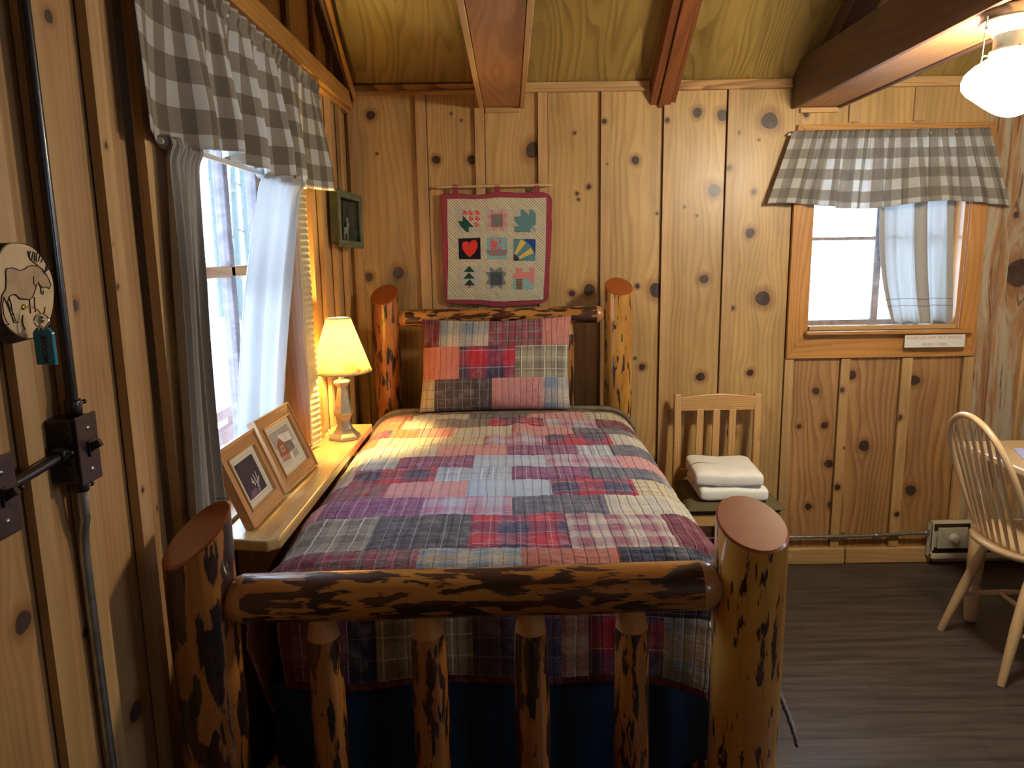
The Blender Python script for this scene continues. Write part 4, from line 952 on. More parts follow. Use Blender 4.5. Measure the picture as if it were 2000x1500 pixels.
def make_quilt():
    UMX = (UC-AL-0.58, UC+AR+0.56); SMX = SF+0.32
    us = np.arange(UMX[0], UMX[1], 0.005); ss = np.concatenate([np.arange(0.0, SMX-0.004, 0.005), [SMX]])
    U, S = np.meshgrid(us, ss)
    X, Y, Z = sheet(U, S)
    # normals by finite difference
    X2, Y2, Z2 = sheet(U, S, 0.01); N = np.stack([X2-X, Y2-Y, Z2-Z], -1); N /= np.linalg.norm(N, axis=-1, keepdims=True)+1e-9
    h = 0.0035*(vnoise(U/0.05, S/0.014, 1)-0.5)+0.006*(vnoise(U/0.09, S/0.06, 2)-0.5)+0.014*(vnoise(U/0.3, S/0.2, 3)-0.5)
    h -= 0.0035*np.exp(-(seamdist(U, S, ROWS, SR)/0.006)**2)
    wv = U+0.004*vnoise(U/0.1, S/0.16, 5); f = np.abs((wv/0.034) % 1-0.5); h -= 0.0022*np.exp(-((0.5-f)/0.09)**2)
    # ruck in the middle just below the pillow
    h += 0.020*np.exp(-((U-0.03)/0.03)**2-((S-0.33)/0.16)**2)*(0.5+vnoise(U/0.02, S/0.03, 7))+0.010*np.exp(-((U+0.07)/0.02)**2-((S-0.45)/0.10)**2)
    # hanging folds on both sides, growing towards the hem
    eu = np.maximum(np.where(U > UC, U-UC-AR, UC-AL-U), 0); k = np.clip((eu-0.1)/0.4, 0, 1)
    amp = np.where(U > UC, 0.030, 0.012)
    h += amp*k*np.sin(S*9.5+np.where(U > UC, 0.8, 2.0)+k*0.6)
    ev = np.maximum(S-SF-0.12, 0); h += 0.05*np.clip(ev, 0, .3)*np.sin(U*16+1)*1.2
    V = np.stack([X, Y, Z], -1)+N*h[..., None]
    # the foot flap's right corner swings out and droops lower; left corner of the side drape falls forward
    w = np.clip((U-0.28)/0.2, 0, 1)*np.clip((S-SF-0.1)/0.2, 0, 1); V[..., 2] -= 0.045*w*w; V[..., 0] -= 0.02*w
    wl_ = np.clip((S-1.25)/0.3, 0, 1)*np.clip((eu-0.25)/0.3, 0, 1)*(U < UC); V[..., 0] += 0.13*wl_; V[..., 2] -= 0.04*wl_
    nu, ns = len(us), len(ss); idx = np.arange(nu*ns).reshape(ns, nu)
    Q = np.stack([idx[:-1, :-1], idx[:-1, 1:], idx[1:, 1:], idx[1:, :-1]], -1).reshape(-1, 4)
    qu = ((U[:-1, :-1]+U[1:, 1:])/2).ravel(); qs = ((S[:-1, :-1]+S[1:, 1:])/2).ravel()
    qe = np.maximum(np.where(qu > UC, qu-UC-AR, UC-AL-qu), 0)
    keep = ~((qe > np.where(qu > UC, 0.03, 0.04)) & (qs > SF+0.045)) & ~((qs < 0.02) & (qe > 9))
    Q = Q[keep][:, ::-1]; qu = qu[keep]; qs = qs[keep]
    bind = np.where((qu < UMX[0]+0.014) | (qu > UMX[1]-0.016))[0]
    fa = patch_attrs('q', U, S, Q, qu, qs, ROWS, SR, bind)
    uv = np.stack([U, S, U*0], -1).reshape(-1, 3)
    q = fast_mesh('patchwork_quilt', V.reshape(-1, 3), Q, [M_quilt], None, {'uvm': ('FLOAT_VECTOR', uv), 'wc': ('FLOAT_VECTOR', uv)}, fa)
    mo = q.modifiers.new('solid', 'SOLIDIFY'); mo.thickness = 0.006; mo.offset = -1
    tag(q, 'red, grey and blue plaid patchwork quilt spread over the log bed', 'quilt')
make_quilt()
def make_blanket():
    us = np.linspace(UC-AL-0.2, UC+AR+0.2, 90); ss = np.linspace(-0.075, 0.10, 14); U, S = np.meshgrid(us, ss)
    X, Y, Z = sheet(U, S, 0.004); Z = Z + 0.006*np.sin(U*9)*(S < 0) - 0.012*(S > 0.02)
    root = empty('folded_blanket', (UC, YH, ZT), 'taupe and dark brown blanket edge showing behind the pillow at the head of the bed', 'blanket')
    idx = np.arange(U.size).reshape(U.shape); Q = np.stack([idx[:-1, :-1], idx[:-1, 1:], idx[1:, 1:], idx[1:, :-1]], -1).reshape(-1, 4)[:, ::-1]
    uv = np.stack([X, Y, Z], -1).reshape(-1, 3)
    b = fast_mesh('cover', uv, Q, [M_blanket], None, {'wc': ('FLOAT_VECTOR', uv)}, parent=root); b.modifiers.new('s', 'SOLIDIFY').thickness = 0.010; b.modifiers['s'].offset = -1
    x, y, z = sheet(us, us*0-0.012, 0.012); g = G(); g.tube([(x[i], y[i], z[i]) for i in range(len(us))], 0.010, M_blanket, 10); g.build('rolled_edge', root)
    x, y, z = sheet(us, us*0-0.045, 0.010); g = G(); g.tube([(x[i], y[i], z[i]) for i in range(len(us))], 0.009, M_blanketd, 8); g.build('binding', root, label='dark satin binding of the blanket')
make_blanket()
g = G(); g.box(UC-AL-0.075, UC+AR+0.075, YH-SF-0.045, 3.165, 0.61, 0.842, M_mattress)
tag(g.build('mattress', bevel=0.06, seg=5), 'pale mattress under the patchwork quilt', 'mattress')
def bed_skirt():
    root = empty('box_spring', (UC, 2.3, 0.39), 'box spring covered with a dark blue ribbed bed skirt, seen between the foot spindles', 'box spring')
    g = G(); g.box(UC-AL-0.06, UC+AR+0.06, 1.51, 3.16, 0.42, 0.605, M_denim); g.build('base', root, bevel=0.01)
    pts = []; x0, x1, y0, y1 = UC-AL-0.068, UC+AR+0.068, 1.50, 3.15
    per = [(x0, y1), (x0, y0), (x1, y0), (x1, y1)]; Ls = [y1-y0, x1-x0, y1-y0]; T = sum(Ls)
    def at(s):
        for i, l in enumerate(Ls):
            if s <= l or i == 2:
                a_, b_ = per[i], per[i+1]; t = min(1, s/l); nx, ny = (-1, 0) if i == 0 else ((0, -1) if i == 1 else (1, 0)); return a_[0]+(b_[0]-a_[0])*t, a_[1]+(b_[1]-a_[1])*t, nx, ny
            s -= l
    def fn(a_, b_):
        s = a_*T; x, y, nx, ny = at(s); d = 0.004*math.sin(s*60)+0.006*math.sin(s*17)*b_; return (x+nx*d, y+ny*d, 0.61-b_*0.57)
    g = G(); g.grid(fn, 560, 6, M_denim, lambda a_, b_: (a_*T, b_*0.57)); g.build('skirt', root, solid=0.002)
bed_skirt()

def make_pillow():
    PR = [0.0, 0.135, 0.275, 0.40]   # rows bottom -> top (metres); width 0.64
    rows = [[-.35,'creamgrid',-.255,'charcoal',-.012,'pink',.205,'bluecream',.35],
            [-.35,'salmon',-.150,'red',.085,'olive',.35],
            [-.35,'maroon',-.24,'bluecream',-.03,'redcross',.20,'salmon',.35]]
    w, hgt, T = 0.645, 0.405, 0.155
    us = np.arange(-w/2, w/2+.001, 0.005); vs = np.arange(0, hgt+.001, 0.005); U, Vv = np.meshgrid(us, vs)
    a_ = U/(w/2); b_ = (Vv-hgt/2)/(hgt/2)
    th = T/2*np.power(np.clip(1-np.abs(a_)**2.6, 0, 1), 0.5)*np.power(np.clip(1-np.abs(b_)**2.6, 0, 1), 0.5)
    pin = 1-0.035*(1-np.abs(b_)**2)*np.abs(a_)**4; pin2 = 1-0.035*(1-np.abs(a_)**2)*np.abs(b_)**4
    Ux = U*pin; Vx = (Vv-hgt/2)*pin2+hgt/2
    h = 0.004*(vnoise(U/0.012, Vv/0.04, 21)-0.5)+0.008*(vnoise(U/0.05, Vv/0.05, 22)-0.5)-0.003*np.exp(-(seamdist(U, Vv, rows, PR)/0.005)**2)
    edge = np.clip(th/0.03, 0, 1)
    root = None
    base = Vector((-0.075, 3.085, 0.885)); top = Vector((-0.062, 3.185, 1.265)); vd = (top-base).normalized(); ud = Vector((1, 0.0, 0.008)).normalized(); nd = ud.cross(vd).normalized()  # towards the camera (-y)
    if nd.y > 0: nd = -nd
    def place(sgn):
        D = sgn*(th+h*edge)+0.012*np.maximum(0, -b_)*sgn*0
        sag = 0.02*(1-np.abs(a_)**2)*np.clip(b_, 0, 1)
        Pn = np.array(base)+Ux[..., None]*np.array(ud)+(Vx-sag*0.5)[..., None]*np.array(vd)+D[..., None]*np.array(nd)
        return Pn.reshape(-1, 3)
    n = U.size; idx = np.arange(n).reshape(U.shape); Q = np.stack([idx[:-1, :-1], idx[:-1, 1:], idx[1:, 1:], idx[1:, :-1]], -1).reshape(-1, 4)
    V = np.concatenate([place(1), place(-1)]); QQ = np.concatenate([Q, Q[:, ::-1]+n])
    qu = ((U[:-1, :-1]+U[1:, 1:])/2).ravel(); qv = ((Vv[:-1, :-1]+Vv[1:, 1:])/2).ravel()
    fa = patch_attrs('p', U, Vv, Q, np.concatenate([qu, qu]), np.concatenate([qv, qv]), rows, PR)
    uv = np.stack([U, Vv, U*0], -1).reshape(-1, 3); uv = np.concatenate([uv, uv])
    p = fast_mesh('patchwork_pillow', V, QQ, [M_quilt], None, {'uvm': ('FLOAT_VECTOR', uv), 'wc': ('FLOAT_VECTOR', uv)}, fa)
    p.modifiers.new('weld', 'WELD').merge_threshold = 0.0005
    tag(p, 'plaid patchwork pillow leaning against the log headboard', 'pillow')
make_pillow()

# ---------------------------------------------------------------- shelf with lamp and pictures
sh = empty('wall_shelf', (-0.65, 2.3, 0.84), 'narrow varnished honey wood shelf along the left wall under the window', 'shelf')
g = G(); g.prism([(-0.729, 1.715, 0.842), (-0.60, 1.690, 0.842), (-0.572, 1.715, 0.842), (-0.572, 2.935, 0.842), (-0.729, 2.935, 0.842)], (0, 0, 0.030), M_shelf, grain=(0, 1, 0)); g.build('board', sh, bevel=0.006, seg=3)
for yy in (1.85, 2.62):
    g = G(); g.prism([(-0.728, yy-0.02, 0.838), (-0.61, yy-0.02, 0.838), (-0.61, yy-0.02, 0.80), (-0.70, yy-0.02, 0.66), (-0.728, yy-0.02, 0.66)], (0, 0.04, 0), M_batten, grain=(0, 0, 1)); g.build('bracket', sh, bevel=0.003)
ZS = 0.8725
def lamp():
    c = (-0.632, 2.70); r = empty('table_lamp', (c[0], c[1], ZS), 'lit table lamp with a champagne metal baluster base and parchment cone shade on the shelf', 'lamp')
    S8 = PI/6
    prof = [(0.001, 0.0), (0.062, 0.0), (0.062, 0.008), (0.058, 0.012), (0.045, 0.022), (0.033, 0.036), (0.026, 0.052), (0.024, 0.066), (0.0255, 0.070), (0.030, 0.078), (0.037, 0.088), (0.0375, 0.094),
            (0.033, 0.108), (0.026, 0.140), (0.020, 0.172), (0.0185, 0.180), (0.019, 0.184), (0.032, 0.196), (0.033, 0.202), (0.028, 0.207), (0.012, 0.211), (0.0115, 0.222), (0.001, 0.222)]
    prof = [(r_, z_*1.07) for r_, z_ in prof]
    g = G(); g.lathe((*c, ZS), prof, M_pewter, 6, smooth=False, rot=S8); g.build('base', r, bevel=0.0012)
    g = G(); g.lathe((*c, ZS+0.237), [(0.009, 0), (0.009, 0.012), (0.014, 0.016), (0.014, 0.045), (0.001, 0.046)], M_brass, 20); so = g.build('socket', r)
    zb, zt, rb, rt = ZS+0.254, ZS+0.452, 0.112, 0.043
    t = NT('lit_parchment_shade'); wc = t.attr('wc'); n1 = t.noise(t.scale(wc, (14, 14, 14)), 1, 4, 0.6); n2 = t.noise(t.scale(wc, (45, 45, 45)), 1, 3, 0.6)
    _, _, zz = t.sep(t.attr('uvm'))
    col = t.mix(t.math('MULTIPLY', t.sm(n1, 0.50, 0.62), t.sm(n2, 0.45, 0.6)), (0.92, 0.80, 0.50), (0.40, 0.27, 0.10))
    ux, uy, _z = t.sep(t.attr('uvm')); low = t.sm(uy, 0.0, 0.55, 1, 0)
    col = t.mix(low, (0.92, 0.82, 0.55), col)
    d = t.n('ShaderNodeBsdfDiffuse'); t.put(d.inputs[0], col); tr = t.n('ShaderNodeBsdfTranslucent'); t.put(tr.inputs[0], col)
    mx = t.n('ShaderNodeMixShader'); mx.inputs[0].default_value = 0.62; t.t.links.new(d.outputs[0], mx.inputs[1]); t.t.links.new(tr.outputs[0], mx.inputs[2]); Ms = t.done(mx)
    g = G(); g.grid(lambda a_, b_: (c[0]+(rb+(rt-rb)*b_)*math.cos(-2*PI*a_), c[1]+(rb+(rt-rb)*b_)*math.sin(-2*PI*a_), zb+(zt-zb)*b_), 64, 8, Ms); ls = g.build('lamp_shade', r, solid=0.0015, weld=True)
    g = G()
    for zz_, rr_ in ((zb, rb), (zt, rt)): g.tube([(c[0]+math.cos(q)*rr_, c[1]+math.sin(q)*rr_, zz_) for q in np.linspace(0, 2*PI, 48, endpoint=False)], 0.0022, M_pewter, 6, close=True)
    for q in (0, 2*PI/3, 4*PI/3): g.tube([(c[0], c[1], ZS+0.40), (c[0]+math.cos(q)*rt, c[1]+math.sin(q)*rt, zt)], 0.0014, M_brass, 6)
    g.tube([(c[0], c[1], ZS+0.262), (c[0]+0.016, c[1], ZS+0.30), (c[0]+0.016, c[1], ZS+0.37), (c[0], c[1], ZS+0.405)], 0.0013, M_brass, 6); g.build('wire_frame', ls)
    M_bulb = emitmat('warm_bulb', (1.0, 0.66, 0.22), 30.0)
    g = G(); g.ball((c[0], c[1], ZS+0.315), 0.024, M_bulb, 20, (1, 1, 1.2)); g.build('bulb', so)
    l = bpy.data.lights.new('lamp_bulb_light', 'POINT'); l.energy = LAMP_POWER; l.color = (1.0, 0.71, 0.24); l.shadow_soft_size = 0.03
    lo = bpy.data.objects.new('lamp_bulb_light', l); COL.objects.link(lo); lo.parent = r; lo.location = (0, 0, 0.355)
    g = G(); g.tube([(c[0]-0.03, c[1]+0.01, ZS+0.005), (c[0]-0.07, c[1]+0.05, ZS+0.004), (c[0]-0.09, c[1]+0.12, ZS+0.004)], 0.0028, M_whiteknob, 8); g.build('cord', r)
lamp()
def picture(o, u, v, W, H, name, label, kind):
    """framed picture with its lower-left front corner at o, u = right, v = up (leaning)"""
    o = Vector(o); u = Vector(u).normalized(); v = Vector(v); v = (v-u*v.dot(u)).normalized(); n = u.cross(v).normalized()
    if n.x < 0: n = -n
    c = o+u*W/2; r = empty(name, tuple(c), label, 'picture')
    pt = lambda a_, b_, d=0.0: o+u*a_+v*b_+n*d
    fw = 0.040; g = G()
    def member(p, q, r_, s_, ax):
        g.prism([p, q, r_, s_], -n*0.020, M_frame, grain=ax)
    member(pt(0, 0), pt(W, 0), pt(W-fw, fw), pt(fw, fw), u); member(pt(W, 0), pt(W, H), pt(W-fw, H-fw), pt(W-fw, fw), v)
    member(pt(W, H), pt(0, H), pt(fw, H-fw), pt(W-fw, H-fw), u); member(pt(0, H), pt(0, 0), pt(fw, fw), pt(fw, H-fw), v)
    e = 0.007   # raised outer lip and inner bead
    for (x0, y0, x1, y1, w_, m_) in ((0, 0, W, H, e, M_frame), (fw-0.006, fw-0.006, W-fw+0.006, H-fw+0.006, 0.005, M_frame)):
        for (p, q, r_, s_, ax) in (((x0, y0), (x1, y0), (x1-w_, y0+w_), (x0+w_, y0+w_), u), ((x1, y0), (x1, y1), (x1-w_, y1-w_), (x1-w_, y0+w_), v),
                                   ((x1, y1), (x0, y1), (x0+w_, y1-w_), (x1-w_, y1-w_), u), ((x0, y1), (x0, y0), (x0+w_, y0+w_), (x0+w_, y1-w_), v)):
            g.prism([pt(*p, 0.0045), pt(*q, 0.0045), pt(*r_, 0.0045), pt(*s_, 0.0045)], -n*0.005, m_, grain=ax)
    g.build('frame', r, bevel=0.0012)
    g = G(); g.prism([pt(fw-0.004, fw-0.004, -0.006), pt(W-fw+0.004, fw-0.004, -0.006), pt(W-fw+0.004, H-fw+0.004, -0.006), pt(fw-0.004, H-fw+0.004, -0.006)], -n*0.003, M_mat)
    m0 = fw+0.026; a0, a1, b0, b1 = m0, W-m0, m0-0.008, H-m0+0.008
    for k_ in (0.0, ):
        for (p, q) in (((a0-.007, b0-.007), (a1+.007, b0-.007)), ((a1+.007, b0-.007), (a1+.007, b1+.007)), ((a1+.007, b1+.007), (a0-.007, b1+.007)), ((a0-.007, b1+.007), (a0-.007, b0-.007))):
            g.tube([pt(*p, -0.006), pt(*q, -0.006)], 0.0006, M_frame, 4)
    g.build('mat_board', r)
    pm = lambda nm, col: plain(nm, col, 0.6, var=0.15)
    g = G(); q = lambda a_, b_: (a0+(a1-a0)*a_, b0+(b1-b0)*b_)
    def poly(pts, m_, d): g.prism([pt(*q(*p), -0.0062+d) for p in pts], -n*0.0003, m_)
    if kind == 'night':
        poly([(0, 0), (1, 0), (1, 1), (0, 1)], pm('night_violet', (0.028, 0.017, 0.045)), 0.0006)
        l2 = pm('pale_violet', (0.30, 0.24, 0.34)); wt = pm('pale_antler', (0.66, 0.62, 0.62))
        poly([(0.02, 0.02), (0.5, 0.02), (0.55, 0.12), (0.42, 0.2), (0.2, 0.16)], pm('violet_mid', (0.13, 0.09, 0.16)), 0.0010)
        poly([(0.55, 0.02), (0.62, 0.02), (0.72, 0.26), (0.64, 0.30), (0.58, 0.2)], l2, 0.0012)
        for p in (((0.50, 0.22), (0.44, 0.48), (0.47, 0.48), (0.54, 0.26)), ((0.60, 0.24), (0.58, 0.52), (0.61, 0.53), (0.63, 0.28)), ((0.68, 0.26), (0.74, 0.56), (0.77, 0.55), (0.71, 0.24)), ((0.5, 0.3), (0.40, 0.36), (0.41, 0.39), (0.51, 0.34)), ((0.72, 0.3), (0.83, 0.40), (0.84, 0.37), (0.73, 0.27))): poly(p, wt, 0.0014)
    else:
        poly([(0, 0), (1, 0), (1, 1), (0, 1)], pm('snow_print', (0.58, 0.57, 0.52)), 0.0006); poly([(0, 0.55), (1, 0.50), (1, 1), (0, 1)], pm('grey_sky_print', (0.36, 0.33, 0.31)), 0.0008)
        poly([(0.08, 0.30), (0.52, 0.26), (0.52, 0.60), (0.34, 0.78), (0.12, 0.62)], pm('barn_red', (0.30, 0.09, 0.06)), 0.0010)
        poly([(0.52, 0.28), (0.86, 0.30), (0.86, 0.58), (0.52, 0.60)], pm('barn_grey', (0.16, 0.15, 0.15)), 0.0011)
        poly([(0.06, 0.60), (0.33, 0.80), (0.36, 0.86), (0.94, 0.80), (0.90, 0.56), (0.50, 0.60), (0.34, 0.80)], pm('snow_roof', (0.66, 0.64, 0.60)), 0.0012)
        poly([(0.24, 0.40), (0.38, 0.39), (0.38, 0.56), (0.24, 0.57)], pm('pale_window', (0.62, 0.58, 0.50)), 0.0013); poly([(0.27, 0.43), (0.35, 0.42), (0.35, 0.53), (0.27, 0.54)], pm('barn_red2', (0.22, 0.07, 0.05)), 0.0014)
        for k_ in range(5): poly([(0.66+k_*0.06, 0.08), (0.68+k_*0.06, 0.08), (0.68+k_*0.06, 0.26), (0.66+k_*0.06, 0.26)], pm('fence_brown', (0.2, 0.13, 0.09)), 0.0013)
        poly([(0.10, 0.16), (0.50, 0.12), (0.50, 0.26), (0.10, 0.28)], pm('sleigh', (0.45, 0.22, 0.14)), 0.0012)
    g.build('print', r)
    g = G(); g.prism([pt(0.01, 0.012, -0.021), pt(W-0.01, 0.012, -0.021), pt(W-0.01, H-0.01, -0.021), pt(0.01, H-0.01, -0.021)], -n*0.002, M_boxin); g.build('backing', r)
picture((-0.655, 1.762, 0.8755), (0.003, 0.272, 0), (-0.078, -0.02, 0.196), 0.258, 0.216, 'picture_frame', 'oak framed picture of pale antlers on dark violet, the nearer of two on the shelf', 'night')
picture((-0.655, 2.050, 0.8755), (0.014, 0.285, 0.0), (-0.085, -0.03, 0.200), 0.285, 0.228, 'picture_frame', 'oak framed winter picture of a red barn, standing nearer the lamp', 'barn')

# ---------------------------------------------------------------- green shadow box on the left wall
def shadow_box():
    a_ = Vector((-0.688, 3.02, 1.584)); uu = Vector((0.030, 0.262, -0.006)).normalized(); vv = Vector((0.0, 0.006, 1)); vv = (vv-uu*vv.dot(uu)).normalized(); nn = uu.cross(vv).normalized()
    if nn.x < 0: nn = -nn
    Wd, Hh = 0.30, 0.228; r = empty('shadow_box', tuple(a_+uu*Wd/2), 'grey-green wooden shadow box with a dark woodland scene, hung near the room corner', 'picture')
    pt = lambda a, b, d=0: a_+uu*a+vv*b+nn*d
    g = G(); D = 0.036
    for (x0, y0, x1, y1) in ((0.012, 0.012, Wd-0.012, 0.022), (0.012, Hh-0.022, Wd-0.012, Hh-0.012), (0.012, 0.022, 0.022, Hh-0.022), (Wd-0.022, 0.022, Wd-0.012, Hh-0.022)):
        g.prism([pt(x0, y0, -D), pt(x1, y0, -D), pt(x1, y1, -D), pt(x0, y1, -D)], nn*D, M_greenframe, grain=uu)
    g.prism([pt(0.012, 0.012, -D), pt(Wd-0.012, 0.012, -D), pt(Wd-0.012, Hh-0.012, -D), pt(0.012, Hh-0.012, -D)], nn*0.003, M_boxin); g.build('box', r, bevel=0.001)
    g = G(); f = 0.028
    for (p, q, r_, s_, ax) in (((0, 0), (Wd, 0), (Wd-f, f), (f, f), uu), ((Wd, 0), (Wd, Hh), (Wd-f, Hh-f), (Wd-f, f), vv), ((Wd, Hh), (0, Hh), (f, Hh-f), (Wd-f, Hh-f), uu), ((0, Hh), (0, 0), (f, f), (f, Hh-f), vv)):
        g.prism([pt(*p), pt(*q), pt(*r_), pt(*s_)], nn*0.007, M_greenframe, grain=ax)
    for (p, q) in (((0.006, 0.006), (Wd-0.006, 0.006)), ((Wd-0.006, 0.006), (Wd-0.006, Hh-0.006)), ((Wd-0.006, Hh-0.006), (0.006, Hh-0.006)), ((0.006, Hh-0.006), (0.006, 0.006))): g.tube([pt(*p, 0.007), pt(*q, 0.007)], 0.004, M_greenframe, 8)
    g.build('frame', r, bevel=0.001)
    g = G(); mt = plain('dark_tree_cutout', (0.018, 0.025, 0.015), 0.8)
    for cx, h0, w_ in ((0.10, 0.10, 0.03), (0.145, 0.155, 0.045), (0.20, 0.12, 0.035)):
        pts = [(cx-0.003, 0.03)]
        for i in range(5): q = i/5; pts += [(cx-w_*(1-q), 0.045+h0*q*0.8), (cx-w_*(1-q)*0.45, 0.055+h0*q*0.8)]
        pts.append((cx, 0.045+h0)); pts += [(2*cx-x_, y_) for x_, y_ in pts[:-1][::-1]]
        g.prism([pt(x_, y_, -0.028) for x_, y_ in pts], nn*0.003, mt)
    g.build('tree_cutout', r)
    g = G(); md = plain('grey_brown_figurine', (0.23, 0.21, 0.17), 0.8); fr = [(0.105, 0.03), (0.112, 0.03), (0.115, 0.06), (0.14, 0.06), (0.143, 0.03), (0.150, 0.03), (0.153, 0.065), (0.158, 0.085), (0.168, 0.098), (0.165, 0.106), (0.154, 0.107), (0.160, 0.128), (0.156, 0.129), (0.150, 0.110), (0.144, 0.126), (0.140, 0.124), (0.144, 0.104), (0.138, 0.085), (0.108, 0.086), (0.102, 0.078), (0.104, 0.055)]
    g.prism([pt(x_+0.01, y_, -0.018) for x_, y_ in fr], nn*0.006, md); g.build('deer_cutout', r, bevel=0.001, label='pale grey-brown antlered animal cutout')
shadow_box()

# ---------------------------------------------------------------- curtains
def cloth_obj(name, fn, nu, nv, mat, Wd, Hd, parent, solid=0.0, part='panel'):
    g = G(); g.grid(fn, nu, nv, mat, lambda a_, b_: (a_*Wd, b_*Hd)); return g.build(part, parent, solid=solid)
def valance(name, along, p0, p1, ztop, zbot, nfold, ampb, mat, label, cat, seed, flare=(0, 0), hem=None, sq=1.35, head=0.028, dn=None, ampt=0.006):
    rr = random.Random(seed); p0 = Vector(p0); p1 = Vector(p1); d = (p1-p0); L = d.length; d.normalize(); n = Vector(dn)
    ph = [rr.uniform(0, 6.28) for _ in range(6)]
    root = empty(name, tuple((p0+p1)/2)+() if False else ((p0.x+p1.x)/2, (p0.y+p1.y)/2, ztop), label, cat)
    def off(a_, b_):
        w = a_+0.012*math.sin(a_*17+ph[0])+0.02*math.sin(a_*7+ph[1])
        low = math.sin(2*PI*nfold*w+ph[2]); lo2 = math.sin(2*PI*nfold*0.47*w+ph[3])
        hi = math.sin(2*PI*nfold*3.3*w+ph[4])
        k = min(1, b_*1.25)
        return min(1, 0.15+a_/0.16, (1-a_)/0.04)*(ampt*hi*(1-k*0.85)+(ampb*k)*(low*0.75+lo2*0.45))
    def fn(a_, b_):
        # b_ 0 top .. 1 bottom
        z = ztop+head-(ztop+head-zbot)*b_
        if hem: z -= hem(a_)*b_*b_
        fl = flare[0]*(1-a_)**3*b_ + flare[1]*a_**3*b_
        o = off(a_, b_); gath = 0.006*math.sin(2*PI*nfold*a_+ph[2]+1.2)*b_
        q = p0+d*(a_*L+fl*(1 if a_ > 0.5 else 1)+gath)+n*(0.020+o+0.012*b_)
        if b_ < 0.16: q -= n*0.0035*math.cos((b_-0.09)/0.07*PI)   # rod pocket
        return (q.x, q.y, z)
    H = ztop+head-zbot
    g = G(); g.grid(lambda a_, b_: fn(a_, b_), 260, 36, mat, lambda a_, b_: (a_*L*sq+0.01*math.sin(a_*50), (1-b_)*H+0.02)); g.build('fabric', root, solid=0.0012)
    return root
v = valance('window_valance', 'y', (XL+0.03, 1.455, 0), (XL+0.03, 2.83, 0), 2.135, 1.80, 6.5, 0.044, M_check, 'taupe and cream buffalo check valance gathered over the big left window', 'valance', 3,
        hem=lambda a_: 0.012*math.sin(a_*16)+0.012, sq=1.45, dn=(1, 0, 0))
def curtain_rod(name, p0, p1, r, label, ends=True):
    g = G(); g.tube([p0, p1], r, M_rod, 14); root = g.build(name, label=label, cat='curtain rod'); return root
curtain_rod('curtain_rod', (XL+0.038, 1.44, 2.143), (XL+0.038, 2.84, 2.143), 0.006, 'slim white rod inside the top of the left checked valance')
zr_ = P(450, 322, 'X', XL+0.04).z
curtain_rod('cafe_rod', (XL+0.04, 1.535, zr_+0.004), (XL+0.04, 2.60, zr_+0.004), 0.0065, 'off-white cafe rod crossing the left window below the valance')
def cafe_panel(label, ytop, ybot, ztop, zbot, nf, amp, mat, seed, xb=0.0, close=0.0, mid=None, lean=0.0):
    rr = random.Random(seed); ph = [rr.uniform(0, 6.28) for _ in range(4)]
    root = empty('cafe_curtain', (XL+0.04, (ytop[0]+ytop[1])/2, ztop), label, 'curtain'); H = ztop-zbot
    W0 = (ytop[1]-ytop[0])*2.0
    def fn(a_, b_):
        k = b_; y0 = ytop[0]+(ybot[0]-ytop[0])*k; y1 = ytop[1]+(ybot[1]-ytop[1])*k
        if mid: y0 += mid[0]*math.sin(PI*k); y1 += mid[1]*math.sin(PI*k)
        o = amp*(0.35+0.65*min(1, b_*3))*(math.sin(2*PI*nf*a_+ph[0])+0.4*math.sin(2*PI*nf*2.3*a_+ph[1]+b_*2))
        gat = 0.0035*math.sin(2*PI*nf*4.7*a_+ph[2])*max(0, 1-b_*9)
        top = 0.012 if b_ < 0.02 else 0
        xx = XL+0.045+o+gat+xb*b_+0.010*math.exp(-((b_-0.02)/0.02)**2)
        return (xx, y0+(y1-y0)*a_+0.006*math.cos(2*PI*nf*a_+ph[0])*min(1, b_*3), ztop+0.018-(H+0.018)*b_)
    g = G(); g.grid(fn, 130, 90, mat, lambda a_, b_: (a_*W0, (1-b_)*H)); g.build('panel', root, solid=0.0008)
    # gathered casing round the rod
    g = G(); n = 54; ys = np.linspace(ytop[0], ytop[1], n)
    g.tube([(XL+0.04, y_, zr_+0.004) for y_ in ys], [0.0125+0.0035*math.sin(i*2.1)+0.001*math.sin(i*5) for i in range(n)], mat, 12); g.build('rod_pocket', root)
    return root
cafe_panel('grey-beige linen cafe curtain at the near side of the left window', (1.545, 1.70), (1.49, 1.665), zr_, 0.90, 3.2, 0.012, M_linen, 4, xb=0.0, mid=(0.0, -0.03))
cafe_panel('sheer linen cafe curtain on the lamp side of the left window', (2.13, 2.52), (2.07, 2.46), zr_, 0.885, 2.6, 0.010, M_linen2, 9, xb=-0.110, mid=(-0.06, -0.03))
# pleated selvage beside the far curtain, lit by the lamp
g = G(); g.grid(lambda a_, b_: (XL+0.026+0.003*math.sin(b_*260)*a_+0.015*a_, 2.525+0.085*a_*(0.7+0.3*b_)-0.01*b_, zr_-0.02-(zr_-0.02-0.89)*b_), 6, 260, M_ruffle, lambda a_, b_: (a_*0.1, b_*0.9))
tag(g.build('ruffled_curtain_edge', solid=0.001), 'narrow cream pleated curtain edge beside the lamp, glowing yellow', 'curtain')

